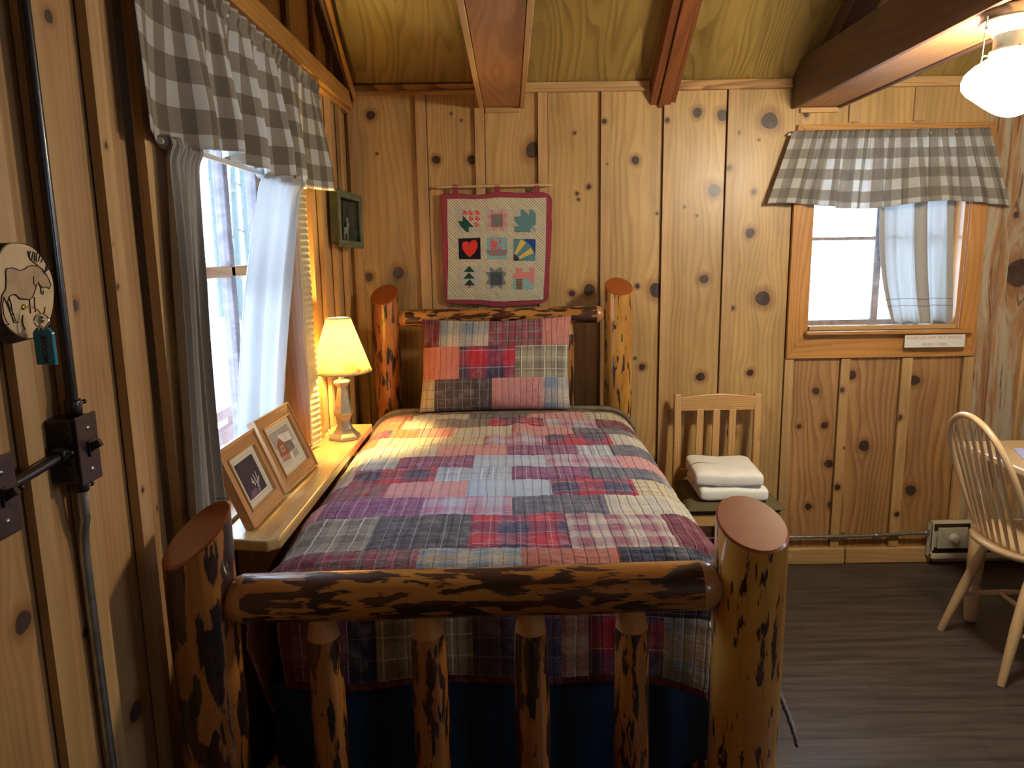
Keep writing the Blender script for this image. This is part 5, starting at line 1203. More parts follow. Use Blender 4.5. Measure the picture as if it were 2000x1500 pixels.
# back window valance and curtain
q0 = P(1553, 258, 'Y', 3.40); q1 = P(1940, 255, 'Y', 3.40)
zt2, zb2 = q0.z-0.012, P(1700, 395, 'Y', 3.40).z
valance('window_valance', 'x', (q0.x, YB-0.03, 0), (q1.x, YB-0.03, 0), zt2, zb2, 10, 0.024, M_check2, 'taupe and white buffalo check valance over the small back window', 'valance', 12,
        flare=(-0.10, 0.12), hem=lambda a_: 0.012-0.022*math.sin(a_*9.0+1.2)*(0.7), sq=1.5, dn=(0, -1, 0), head=0.022, ampt=0.009)
g = G(); g.tube([(q0.x-0.01, YB-0.038, zt2+0.008), (q1.x+0.01, YB-0.038, zt2+0.008)], 0.006, M_rod, 12)
g.tube([(q0.x-0.01, YB-0.038, zt2+0.008), (q0.x-0.012, YB-0.022, zt2+0.008)], 0.006, M_rod, 12); tag(g.build('valance_rod'), 'slim white rod inside the back window valance', 'curtain rod')
def back_curtain():
    root = empty('window_curtain', (1.9, YB-0.02, 1.17), 'single sheer linen curtain hanging over the right half of the back window', 'curtain')
    xa = P(1724, 400, 'Y', YB).x; xb = P(1866, 400, 'Y', YB).x; xc = P(1745, 645, 'Y', YB).x; xd = P(1862, 645, 'Y', YB).x; zt, zb = 1.93, W2[2]+0.026
    def fn(a_, b_):
        t = min(1, max(0, (b_-0.25)/0.75)); x0 = xa+(xc-xa)*(t**2.2); x1 = xb+(xd-xb)*t; k = 0.4+0.6*min(1, b_*2)
        o = 0.010*math.sin(2*PI*2.2*a_+0.5)+0.016*math.exp(-((a_-0.58)/0.055)**2)*1.2-0.012*math.exp(-((a_-0.50)/0.03)**2)+0.006*math.sin(2*PI*6*a_+b_)
        fold = 0.035*math.exp(-((a_-0.55)/0.07)**2)*math.sin((a_-0.55)*20)
        bunch = (0.016*math.sin(a_*34)*math.exp(-((1-b_)/0.06)**2))
        return (x0+(x1-x0)*a_+fold*0.7, YB+0.030-o*k*1.1+bunch*0.5, zt-(zt-zb)*b_+0.012*math.sin(a_*25)*math.exp(-((1-b_)/0.03)**2)*0.5)
    g = G(); g.grid(fn, 160, 80, M_linen3, lambda a_, b_: (a_*0.62, (1-b_)*(zt-zb)-0.02)); g.build('panel', root, solid=0.0006)
    for a0, a1 in ((0.0, 0.06), (0.51, 0.60), (0.93, 1.0)):   # doubled folds and hems read opaque
        g = G(); g.grid(lambda a_, b_: tuple(Vector(fn(a0+(a1-a0)*a_, b_))+Vector((0, -0.003, 0))), 10, 60, M_linen, lambda a_, b_: (a_*0.05, (1-b_)*0.75-0.02)); g.build('fold', root)
    g = G(); g.tube([(W2[0]+0.02, YB+0.03, 1.925), (W2[1]-0.02, YB+0.03, 1.925)], 0.005, M_rod, 10); tag(g.build('tension_rod'), 'thin white tension rod inside the back window behind the valance', 'curtain rod')
back_curtain()

# ---------------------------------------------------------------- writing helper
def text_mesh(name, body, size, origin, ux, uy, mat, parent, ext=0.0002, align='CENTER', bold=0.0):
    cu = bpy.data.curves.new(name, 'FONT'); cu.body = body; cu.size = size; cu.extrude = ext; cu.align_x = align; cu.align_y = 'CENTER'; cu.offset = bold
    to = bpy.data.objects.new(name+'_c', cu); COL.objects.link(to); bpy.context.view_layer.update()
    dg = bpy.context.evaluated_depsgraph_get(); me = bpy.data.meshes.new_from_object(to.evaluated_get(dg)); bpy.data.objects.remove(to)
    ux = Vector(ux).normalized(); uy = Vector(uy).normalized(); uz = ux.cross(uy); o = Vector(origin)-(wpos(parent) if parent else Vector((0, 0, 0)))
    me.transform(Matrix(((ux.x, uy.x, uz.x, o.x), (ux.y, uy.y, uz.y, o.y), (ux.z, uy.z, uz.z, o.z), (0, 0, 0, 1)))); me.materials.clear(); me.materials.append(mat)
    ob = bpy.data.objects.new(name, me); COL.objects.link(ob); ob.parent = parent; return ob
def sign():
    c = [P(*q, 'Y', YB-0.066) for q in ((1768, 659), (1886, 653), (1885, 676), (1767, 679))]
    x0, x1 = c[0].x, c[1].x; z1, z0 = c[1].z, c[2].z; Y = YB-0.064
    r = empty('paper_sign', ((x0+x1)/2, Y, z0), 'white paper sign with faded red lettering taped to the back window sill', 'sign')
    g = G(); g.box(x0, x1, Y-0.0006, Y, z0-0.003, z1, M_paper); g.build('paper', r)
    text_mesh('lettering', 'PLEASE DO NOT SPLIT WOOD', 0.0185, ((x0+x1)/2-0.004, Y-0.0009, z1-0.014), (1, 0, 0), (0, 0, 1), M_redink, r)
    text_mesh('lettering', 'INSIDE CABIN', 0.0185, ((x0+x1)/2, Y-0.0009, z0+0.010), (1, 0, 0), (0, 0, 1), M_redink, r)
sign()

# ---------------------------------------------------------------- wall quilt
def wall_quilt():
    Y = YB-0.026; z6 = lambda x, y: (820+x/5.357, 330+y/5.357)
    def W_(x, y, d=0.0): p = P(*z6(x, y), 'Y', Y); return Vector((p.x, Y-d, p.z))
    r = empty('wall_quilt', tuple(W_(800, 1430)), 'small sampler wall quilt with nine patchwork blocks and a red dotted border above the headboard', 'wall quilt')
    def poly(g, pts, m, d, th=0.0012):
        ps = [W_(x, y, d) for x, y in pts]; b = len(g.v); g.prism(ps, (0, -th, 0), m)
        for i in range(b, len(g.v)): g.uv[i] = (g.v[i][0], g.v[i][2])
    outer = [(222,275),(240,262),(330,262),(420,258),(520,268),(620,270),(700,262),(800,240),(900,240),(1050,250),(1180,245),(1290,242),(1345,262),(1378,300),(1385,340),(1378,500),(1382,600),(1375,760),(1368,900),(1355,1060),(1355,1200),(1350,1330),(1330,1380),(1250,1412),(1150,1425),(1000,1432),(880,1445),(760,1440),(640,1420),(520,1418),(400,1415),(310,1400),(270,1370),(255,1280),(250,1120),(240,950),(238,760),(232,560),(228,400)]
    inner = [(288,318),(420,312),(560,320),(700,312),(800,300),(1000,302),(1180,306),(1322,300),(1322,420),(1320,560),(1318,760),(1312,960),(1300,1150),(1290,1365),(1150,1372),(1000,1378),(880,1385),(760,1382),(640,1368),(480,1366),(290,1366),(292,1200),(298,1000),(296,800),(290,600),(288,450)]
    g = G(); poly(g, outer, M_red_dot, 0.0, 0.008); g.build('border', r, bevel=0.003, label='dark red white-dotted border')
    g = G(); poly(g, inner, M_creamq, 0.0085, 0.002); g.build('panel', r, bevel=0.001, label='cream diagonally quilted panel')
    for x in (372, 808, 1222):
        g = G(); poly(g, [(x-27, 168), (x+28, 168), (x+32, 262), (x-34, 262)], M_red_dot, 0.009, 0.003); poly(g, [(x-27, 168), (x+28, 168), (x+28, 210), (x-27, 210)], M_red_dot, 0.006, 0.012); g.build('tab', r, bevel=0.001)
    a_ = W_(172, 192); b_ = W_(1392, 170); g = G(); g.tube([(a_.x, Y-0.012, a_.z), (a_.x+0.01, Y-0.012, a_.z), (b_.x-0.01, Y-0.012, b_.z), (b_.x, Y-0.012, b_.z)], [0.003, 0.0065, 0.0065, 0.003], M_birch, 12); g.build('dowel', r)
    for x in (665, 1300):
        p = W_(x, 188); g = G(); g.tube([(p.x, Y+0.024, p.z+0.004), (p.x, Y-0.018, p.z-0.004), (p.x, Y-0.018, p.z+0.004)], 0.0012, M_brass, 6); g.build('nail', r)
    d1, d2, d3 = 0.0107, 0.0115, 0.0122
    def block(ps):
        g = G()
        for pts, m, d in ps: poly(g, pts, m, d, 0.0008)
        g.build('quilt_block', r)
    def tri(x, y, s): return [(x, y), (x+s, y+s), (x, y+s)]
    bsk = [([(405,425),(632,425),(630,660),(405,660)], M_grypat, d1), ([(448,425),(632,425),(628,610),(565,610),(448,490)], M_creamq, d2)]
    for x, y in ((450,430),(512,432),(580,430),(512,492),(580,492),(572,555)): bsk.append(([(x,y+5),(x+14,y),(x+52,y+30),(x+50,y+52),(x+5,y+50)], M_redw, d3))
    bsk.append(([(455,488),(565,608),(512,610),(512,660),(490,660),(430,600),(405,548),(450,545)], M_green, d3)); block(bsk)
    star = [([(695,425),(918,425),(918,650),(697,650)], M_grypat, d1)]
    pts = [(740,420),(785,455),(812,465),(870,425),(868,468),(918,470),(885,535),(922,598),(872,600),(874,648),(820,622),(760,650),(752,612),(700,612),(740,548),(700,488),(748,482)]
    star += [(pts, M_pinkp, d2), ([(748,478),(865,475),(872,605),(750,610)], M_bw, d3)]; block(star)
    block([([(985,425),(1212,425),(1210,662),(990,662)], M_grypat, d1), ([(1055,430),(1080,425),(1140,485),(1148,430),(1175,425),(1212,470),(1210,590),(1170,600),(1208,635),(1208,650),(1160,615),(1155,662),(990,662),(990,602),(1040,600),(990,545),(990,500),(1055,498)], M_teal, d2)])
    hp = [(525,925),(480,885),(450,840),(442,800),(455,765),(490,755),(522,775),(545,750),(580,742),(605,775),(605,820),(580,870)]
    block([([(405,728),(634,718),(638,945),(412,945)], M_navy, d1), (hp, M_heart, d2)])
    block([([(705,715),(916,715),(918,945),(705,948)], M_sky, d1), ([(742,715),(785,760),(812,770),(800,840),(748,840)], M_redw, d2), ([(825,722),(865,770),(830,775)], M_redw, d2), ([(822,800),(868,840),(815,842)], M_redw, d2), ([(705,845),(920,845),(915,875),(890,908),(740,910),(705,872)], M_hull, d3)])
    block([([(980,732),(1210,735),(1208,962),(980,962)], M_tealdot, d1), ([(1090,733),(1210,735),(1208,900),(1190,850),(1150,790),(1115,760)], M_blueq, d2), ([(1055,738),(1112,772),(1010,900),(990,885)], M_yel, d2), ([(1160,825),(1190,880),(1045,942),(1035,920)], M_yel, d2), ([(980,895),(1010,900),(1040,940),(1030,962),(980,962)], M_navydot, d3)])
    tr = [([(412,1012),(634,1012),(636,1245),(412,1240)], M_grypat, d1)]
    for cx, y0, y1, w_ in ((518,1012,1078,58),(516,1082,1148,60),(522,1152,1218,58)): tr.append(([(cx,y0),(cx+w_,y1),(cx-w_,y1)], M_green, d2))
    tr.append(([(512,1218),(532,1218),(534,1243),(511,1243)], M_trunkred, d2)); block(tr)
    block([([(695,1025),(905,1025),(905,1255),(695,1255)], M_grypat, d1), ([(735,1022),(790,1060),(850,1022),(865,1065),(905,1090),(875,1140),(905,1205),(865,1215),(860,1255),(800,1220),(745,1255),(735,1210),(692,1200),(722,1140),(695,1080),(735,1075)], M_bw, d2), ([(738,1080),(858,1080),(862,1212),(738,1212)], M_slate, d3)])
    block([([(975,1145),(1200,1140),(1190,1260),(976,1260)], M_sky, d1), ([(1008,1035),(1070,1035),(1072,1080),(1150,1078),(1150,1030),(1200,1030),(1198,1142),(1010,1150),(975,1140),(975,1110),(1008,1080)], M_pinkp, d2), ([(1008,1150),(1072,1150),(1072,1260),(1008,1260)], M_checkbw, d2), ([(1140,1155),(1190,1150),(1188,1205),(1145,1190)], M_pinkp, d2)])
wall_quilt()

# ---------------------------------------------------------------- switches and conduit
def switch(yc, zc, label, part_only=False):
    X0 = XL; r = empty('light_switch', (X0, yc, zc), label, 'switch')
    g = G(); g.box(X0, X0+0.048, yc-0.027, yc+0.027, zc-0.053, zc+0.053, M_black); bo = g.build('box', r, bevel=0.006, seg=3)
    for z_ in (zc-0.030, zc+0.030): g = G(); g.lathe((X0+0.026, yc-0.027, z_), [(0.012, -0.0005), (0.013, 0.0), (0.013, 0.0006), (0.0115, 0.0008), (0.0, 0.0008)], M_black, 20, axis=(0, -1, 0)); g.build('knockout', bo)
    g = G(); g.box(X0+0.048, X0+0.052, yc-0.029, yc+0.029, zc-0.056, zc+0.056, M_plate); cp = g.build('cover_plate', r, bevel=0.002)
    g = G(); g.box(X0+0.052, X0+0.056, yc-0.006, yc+0.006, zc-0.013, zc+0.013, M_black); g.obox((X0+0.062, yc, zc+0.005), (0.009, 0, 0.005), (0, 0.0045, 0), (-0.003, 0, 0.0055), M_black); g.build('toggle', cp, bevel=0.001)
    for z_ in (zc-0.034, zc+0.034): g = G(); g.lathe((X0+0.052, yc, z_), [(0.0045, 0), (0.004, 0.0015), (0.0, 0.0022)], M_steel, 12, axis=(1, 0, 0)); g.build('screw', cp)
SWA = (1.155, 1.250); SWB = (0.948, 1.238)
switch(*SWA, 'black surface-mounted toggle switch box where three conduits meet')
switch(*SWB, 'black toggle switch box at the left edge of the photo')
def coupling(g, p, ax, r, L, m, screw=(0, 0, 0)):
    ax = Vector(ax).normalized(); g.lathe(p, [(r*0.8, 0), (r*1.4, 0), (r*1.5, L*0.2), (r*1.5, L*0.8), (r*1.35, L), (r*0.9, L)], m, 18, axis=ax)
    s = Vector(screw)
    if s.length: c = Vector(p)+ax*L*0.7; g.tube([c+s*r*1.2, c+s*(r*1.5+0.008)], 0.0022, m, 8); g.lathe(c+s*(r*1.5+0.006), [(0.0038, 0), (0.0038, 0.0035), (0.0, 0.0035)], m, 10, axis=s)
xc = XL+0.028
r = empty('black_conduit', (xc, SWA[0], 1.32), 'black painted conduit running up the left wall from the switch box', 'conduit')
g = G(); g.tube([(xc, SWA[0]+0.01, z_) for z_ in np.linspace(SWA[1]+0.055, 2.9, 12)], 0.0085, M_black, 18); g.build('pipe', r)
g = G(); coupling(g, (xc, SWA[0]+0.01, SWA[1]+0.053), (0, 0, 1), 0.0085, 0.026, M_black, (0.3, 1, 0)); g.build('coupling', r)
r = empty('short_black_conduit', (xc, 1.05, 1.24), 'short black conduit joining the two switch boxes', 'conduit')
g = G(); g.tube([(xc, SWB[0]+0.028, SWB[1]), (xc, 1.05, 1.243), (xc, SWA[0]-0.027, SWA[1])], 0.0085, M_black, 18); g.build('pipe', r)
g = G(); coupling(g, (xc, SWA[0]-0.027, SWA[1]), (0, -1, 0), 0.0085, 0.022, M_black, (1, 0, 0.2)); g.build('coupling', r); g = G(); coupling(g, (xc, SWB[0]+0.028, SWB[1]), (0, 1, 0), 0.0085, 0.022, M_black, (1, 0, 0)); g.build('coupling', r)
r = empty('grey_conduit', (xc, SWA[0], 0.1), 'bare grey steel conduit with a slight bend running down from the switch box', 'conduit')
g = G(); g.tube([(xc, SWA[0]+0.004, SWA[1]-0.053), (xc, SWA[0]+0.004, SWA[1]-0.09), (xc-0.002, SWA[0]+0.008, SWA[1]-0.12), (xc-0.012, SWA[0]+0.014, SWA[1]-0.15), (xc-0.015, SWA[0]+0.015, SWA[1]-0.19), (xc-0.015, SWA[0]+0.018, 0.6), (xc-0.015, SWA[0]+0.02, 0.09)], 0.0085, M_steel, 18); g.build('pipe', r)
g = G(); coupling(g, (xc, SWA[0]+0.004, SWA[1]-0.053), (0, 0, -1), 0.0085, 0.020, M_black, (0.3, 1, 0)); g.build('coupling', r)

# ---------------------------------------------------------------- moose plaque and key
def plaque():
    XF = XL+0.045
    c = P(50, 567, 'X', XF); RY, RZ = 0.066, 0.068
    r = empty('log_slice_plaque', (XL, c.y, c.z), 'round log slice plaque with a burnt moose drawing on the left wall', 'plaque')
    def rim(k, n=56): t = 2*PI*k/n; w = 1+0.02*math.sin(3*t+1)+0.012*math.sin(7*t); return (math.cos(t)*RY*w, math.sin(t)*RZ*w)
    n = 56; fr = [Vector((XF, c.y+rim(k)[0], c.z+rim(k)[1])) for k in range(n)]; bk = [Vector((XL+0.020, c.y+rim(k)[0]*1.03-0.002, c.z+rim(k)[1]*1.04-0.003)) for k in range(n)]
    g = G(); g.add(bk+[v-Vector((0.0006, 0, 0)) for v in fr], [(k, (k+1) % n, (k+1) % n+n, k+n) for k in range(n)], M_bark, smooth=True); g.add(bk, [tuple(range(n))[::-1]], M_bark); g.build('bark', r, label='rough dark bark rim')
    fc = [Vector((XF, c.y+(v.y-c.y)*0.975, c.z+(v.z-c.z)*0.975)) for v in fr]
    g = G(); g.add(fc, [tuple(range(n))], M_plaque); g.add([v-Vector((0.004, 0, 0)) for v in fr]+fc, [(k, (k+1) % n, (k+1) % n+n, k+n) for k in range(n)], M_plaque); g.build('face', r)
    q = lambda x, y, d=0.0: P(x/4, 400+y/4, 'X', XF+0.0006+d)
    body = [(45,520),(55,498),(100,492),(160,515),(200,500),(215,482),(250,474),(300,480),(330,500),(350,525),(375,570),(398,625),(385,655),(360,640),(340,650),(325,640),(300,615),(285,625),(275,670),(255,720),(235,740),(190,740),(150,735),(125,700),(100,700),(70,720),(60,760),(75,800),(105,850),(120,905),(150,918),(110,920),(90,860),(70,810),(50,760),(30,720),(20,780),(30,860),(50,910),(72,935),(35,935),(15,880),(8,790),(15,710),(45,660),(50,600)]
    g = G(); g.add([q(*p) for p in body], [tuple(range(len(body)))], M_mooseb); g.build('moose_drawing', r)
    lines = [body+[body[0]], [(345,525),(330,505),(290,470),(240,430),(225,400),(218,360)], [(285,450),(285,400),(300,365)], [(350,525),(385,500),(400,480)], [(352,522),(375,470),(372,430)], [(355,518),(365,470),(345,410)],
             [(235,425),(230,390),(240,362)], [(250,430),(255,395),(262,365)], [(270,440),(270,400),(275,372)], [(372,500),(392,460),(388,435)], [(300,440),(312,400),(322,375)], [(320,450),(340,415),(350,395)], [(262,560),(265,620),(280,640)], [(300,600),(320,650),(322,690),(335,700),(342,670)], [(120,705),(160,730),(230,740)],
             [(232,740),(236,800),(240,850)], [(270,720),(272,780),(280,840)], [(70,720),(90,780),(100,860)], [(180,860),(175,920),(200,980)], [(330,505),(345,540),(360,545)]]
    g = G()
    for l in lines: g.tube([q(*p, 0.0003) for p in l], 0.00075, M_ink, 5)
    g.build('burnt_lines', r)
    hk = P(45, 600, 'X', XF); r2 = empty('brass_cup_hook', (XF, hk.y, hk.z), 'small brass cup hook screwed into the plaque', 'hook')
    g = G(); g.lathe((XF, hk.y, hk.z), [(0.0, 0), (0.0045, 0.0), (0.004, 0.002), (0.0, 0.0022)], M_brass, 14, axis=(1, 0, 0))
    g.tube([(XF, hk.y, hk.z), (XF+0.012, hk.y, hk.z), (XF+0.020, hk.y, hk.z-0.004), (XF+0.024, hk.y, hk.z-0.010), (XF+0.029, hk.y, hk.z-0.008), (XF+0.031, hk.y, hk.z)], 0.0011, M_brass, 8); g.build('shank', r2)
    # key fob hangs from the hook
    kx = XF+0.0235; ky = hk.y; kz = hk.z-0.010
    r3 = empty('key_fob', (kx, ky, kz-0.09), 'teal blue plastic key tag hanging from the hook under the moose', 'key')
    g = G(); R_ = 0.0105
    for dy in (0.0, 0.0016): g.tube([(kx+math.sin(t)*R_, ky+dy-0.0008, kz-R_+0.0006+math.cos(t)*R_) for t in np.linspace(0, 2*PI, 32, endpoint=False)], 0.0009, M_chrome, 6, close=True)
    g.build('split_ring', r3)
    zt = kz-0.0225; w_, h_ = 0.0165, 0.050
    ux = Vector((0.97, -0.24, 0)).normalized(); nn = Vector((ux.y, -ux.x, 0)); 
    if nn.y > 0: nn = -nn
    c0 = Vector((kx+0.001, ky, zt)); pt = lambda a_, b_, d=0: c0+ux*a_+Vector((0, 0, b_))+nn*d
    g = G(); g.prism([pt(-w_, -h_, -.003), pt(w_, -h_, -.003), pt(w_, -0.004, -.003), pt(w_*0.6, 0.003, -.003), pt(-w_*0.6, 0.003, -.003), pt(-w_, -0.004, -.003)], nn*0.006, M_tagblue); g.build('tag', r3, bevel=0.001)
    text_mesh('lettering', 'MOOSE', 0.0118, pt(0.002, -h_*0.55, 0.0032), (0, 0, 1), -ux, M_ink, r3, bold=0.0003)
    g = G(); g.tube([pt(-0.004, 0.0, 0.0036), pt(0.002, 0.006, 0.004), pt(0.006, 0.0, 0.0036)], 0.0012, M_chrome, 6); g.build('ring_tab', r3)
    g = G(); g.tube([(kx-0.004, ky+0.002, kz-0.006), (kx-0.006, ky+0.004, kz-0.02), (kx-0.008, ky+0.006, kz-0.055)], 0.0018, M_chrome, 6); g.lathe((kx-0.004, ky+0.003, kz-0.008), [(0.0, 0), (0.006, 0), (0.006, 0.0015), (0, 0.0015)], M_chrome, 14, axis=(0, 1, 0)); g.build('key', r3)
plaque()

# ---------------------------------------------------------------- wooden chair with towels
def side_chair():
    cx0, cx1, yb, yf, zs = 0.955, 0.935, 3.345, 2.965, 0.485
    r = empty('wooden_chair', (0.945, 3.15, 0), 'light oak slat-back side chair with an olive tweed seat holding two towels', 'chair')
    zt = 0.895
    xl, xr = 0.775, 1.150
    for x, xs_ in ((xl, 0.765), (xr, 1.135)):
        g = G(); path = [(xs_, yb, 0), (xs_, yb, 0.46), (xs_+(x-xs_)*0.5, yb+0.015, 0.66), (x, yb+0.045, zt-0.01)]
        for i in range(3):
            a_, b_ = Vector(path[i]), Vector(path[i+1]); c = (a_+b_)/2; d = (b_-a_)/2
            g.obox(c, (0.0165, 0, 0), (0, 0.014, 0), d*1.01, M_oak, 2, seed=[xs_*9, 2, i*0.3])
        g.build('back_post', r, bevel=0.005, seg=3)
    yR = yb+0.038; n = 16; vs = []
    top = lambda t: zt-0.022+0.014*math.sin(PI*min(1, max(0, (t-0.05)/0.9)))
    g = G(); pts = [(xl+0.012+(xr-xl-0.024)*i/n, yR-0.010, top(i/n)) for i in range(n+1)]+[(xr-0.012, yR-0.010, 0.808), (xl+0.012, yR-0.010, 0.808)]
    g.prism(pts, (0, 0.020, 0), M_oak, grain=(1, 0, 0)); g.build('top_rail', r, bevel=0.003)
    for i, t in enumerate((0.285, 0.49, 0.69)):
        x = xl+(xr-xl)*t; g = G(); g.obox((x-0.006, yb+0.020, 0.67), (0.0165, 0, 0), (0, 0.006, 0), (0.005, 0.014, 0.145), M_oak, 2); g.build('slat', r, bevel=0.002)
    g = G(); g.box(0.77, 1.13, yb-0.012, yb+0.012, 0.50, 0.535, M_oak, 0); g.build('lower_rail', r, bevel=0.002)
    z0, z1 = 0.445, 0.49
    def fn(a_, b_):
        y = yf-0.012+(yb-0.005-yf+0.012)*b_; hw = 0.210+(0.192-0.210)*b_; cx = 0.932+(0.950-0.932)*b_; x = cx+hw*(2*a_-1)
        e = ((1-abs(2*a_-1)**9)*(1-abs(2*b_-1)**9))**0.4; return (x, y, 0.468+0.027*max(0, e)+0.004*math.sin(PI*a_)*math.sin(PI*b_))
    g = G(); g.grid(fn, 40, 40, M_seat, lambda a_, b_: (a_*0.42, b_*0.4))
    g.grid(lambda a_, b_: (fn(a_, b_)[0], fn(a_, b_)[1], 0.468-0.025*max(0, (1-abs(2*a_-1)**9)*(1-abs(2*b_-1)**9))**0.4), 20, 20, M_seat, lambda a_, b_: (a_*0.42, b_*0.4)); g.build('seat_cushion', r, weld=True)
    g = G(); g.box(0.735, 1.13, yf+0.004, yf+0.026, 0.395, 0.4425, M_oak, 0); g.box(0.735, 0.757, yf+0.026, yb-0.014, 0.395, 0.4425, M_oak, 1); g.box(1.112, 1.134, yf+0.026, yb-0.014, 0.395, 0.4425, M_oak, 1); g.build('apron', r, bevel=0.002)
    for x in (0.748, 1.118): g = G(); g.box(x-0.018, x+0.018, yf+0.0265, yf+0.060, 0, 0.442, M_oak, 2); g.build('leg', r, bevel=0.003)
    g = G(); g.box(0.765, 1.10, yf+0.010, yf+0.028, 0.17, 0.20, M_oak, 0); g.box(0.742, 0.758, yf+0.03, yb-0.012, 0.14, 0.17, M_oak, 1); g.box(1.110, 1.126, yf+0.03, yb-0.012, 0.14, 0.17, M_oak, 1); g.build('stretcher', r, bevel=0.002)
side_chair()
def towel(z0, th, c, rot, sx, sy, label, seed):
    rr = random.Random(seed); u = Vector((math.cos(rot), math.sin(rot), 0)); v_ = Vector((-math.sin(rot), math.cos(rot), 0))
    g = G()
    for lay in range(1):
        zc = z0+th*0.5; hz = th*0.5
        def fn(a_, b_):
            t = 2*PI*a_; X = abs(math.cos(t))**0.22*math.copysign(1, math.cos(t)); return X, t
        n1, n2 = 48, 10; vs = []; fs = []
        def surf(a_, b_):
            # superellipsoid box
            th_ = -PI+2*PI*a_; ph = -PI/2+PI*b_
            s = lambda q, e: math.copysign(abs(q)**e, q)
            X = s(math.cos(ph), 0.22)*s(math.cos(th_), 0.10); Y = s(math.cos(ph), 0.22)*s(math.sin(th_), 0.10); Z = s(math.sin(ph), 0.50)
            w = 0.004*math.sin(X*5+seed+lay)+0.003*math.sin(Y*7+lay*2)
            p = Vector((c[0], c[1], zc))+u*X*sx*(1-0.01*lay)+v_*Y*sy*(1-0.015*lay); return (p.x, p.y, zc+Z*hz*0.99+w*(abs(Z)))
        g.grid(surf, 96, 24, M_towel, lambda a_, b_: (a_, b_))
    o = g.build('folded_towel', weld=True); tag(o, label, 'towel', 'folded towels on the chair')
towel(0.498, 0.060, (0.938, 3.125), -0.04, 0.145, 0.150, 'thick folded white towel lying on the olive chair seat, under the other', 1)
towel(0.559, 0.062, (0.925, 3.135), -0.09, 0.143, 0.152, 'thick folded white towel on top of the other on the chair', 5)

# ---------------------------------------------------------------- heater, back conduit
def heater():
    x0, z0, z1 = 2.035, 0.045, 0.225; r = empty('baseboard_heater', (2.5, YB-0.05, 0), 'cream electric baseboard heater with a round thermostat knob under the back window', 'heater')
    yf = YB-0.085
    g = G(); g.box(x0, x0+0.008, yf+0.01, YB-0.028, z0, z1, M_white); g.box(x0, 3.1, yf+0.012, YB-0.028, z1-0.006, z1, M_white); g.box(x0, 3.1, YB-0.034, YB-0.028, z0, z1, M_white)
    g.prism([(x0, yf, z0+0.045), (x0, yf+0.012, z1-0.012), (x0, yf+0.022, z1), (x0, yf+0.022, z0+0.045)], (0.0, 0, 0) if False else (0.008, 0, 0), M_white)
    g.build('casing', r, bevel=0.002)
    g = G(); g.box(x0+0.022, x0+0.165, yf-0.004, yf+0.003, z0+0.055, z1-0.02, M_white); ec = g.build('end_cover', r, bevel=0.002)
    g = G(); g.box(x0+0.17, 3.1, yf-0.002, yf+0.003, z0+0.05, z1-0.035, M_white); g.build('front_panel', r, bevel=0.002)
    g = G(); g.box(x0+0.01, 3.1, yf+0.012, yf+0.02, z0+0.026, z0+0.052, M_black); g.box(x0+0.17, 3.1, yf+0.008, yf+0.014, z1-0.034, z1-0.008, M_black); g.build('vent_slot', r)
    g = G(); g.box(x0, 3.1, yf-0.004, yf+0.03, z0, z0+0.024, M_white); g.build('lower_lip', r, bevel=0.004)
    k = P(1855, 1050, 'Y', yf-0.006); kx, kz = x0+0.098, z0+0.108
    g = G(); g.lathe((kx, yf-0.004, kz), [(0.0235, 0), (0.0235, 0.004), (0.021, 0.007), (0.019, 0.020), (0.017, 0.0225), (0.0, 0.0225)], M_whiteknob, 32, axis=(0, -1, 0)); g.box(kx-0.0025, kx+0.0025, yf-0.031, yf-0.026, kz-0.015, kz+0.015, M_whiteknob); g.build('knob', ec)
heater()
r = empty('wall_conduit', (1.5, YB-0.012, 0.13), 'grey steel conduit strapped along the back wall just above the baseboard', 'conduit')
zc = 0.150; g = G(); g.tube([(0.60, YB-0.030, zc), (1.24, YB-0.030, zc-0.002), (1.60, YB-0.030, zc-0.004), (1.80, YB-0.031, zc), (1.93, YB-0.040, zc+0.010), (2.036, YB-0.045, zc+0.014)], 0.0085, M_steel, 14); g.build('pipe', r)
for x in (0.7, 1.33, 1.625):
    g = G(); g.tube([(x-0.006, YB-0.030, zc-0.003), (x+0.012, YB-0.030, zc-0.003)], 0.0115, M_steel, 14); g.box(x-0.006, x+0.012, YB-0.020, YB-0.0185, zc-0.025, zc+0.014, M_steel); g.build('strap', r)
for x, y_, z_ in ((1.775, YB-0.031, zc-0.001), (2.015, YB-0.044, zc+0.013)): g = G(); coupling(g, (x, y_, z_), (1, 0.0, 0.02), 0.0085, 0.032 if x < 2 else 0.02, M_steel, (0, -0.6, 1)); g.build('coupling', r)

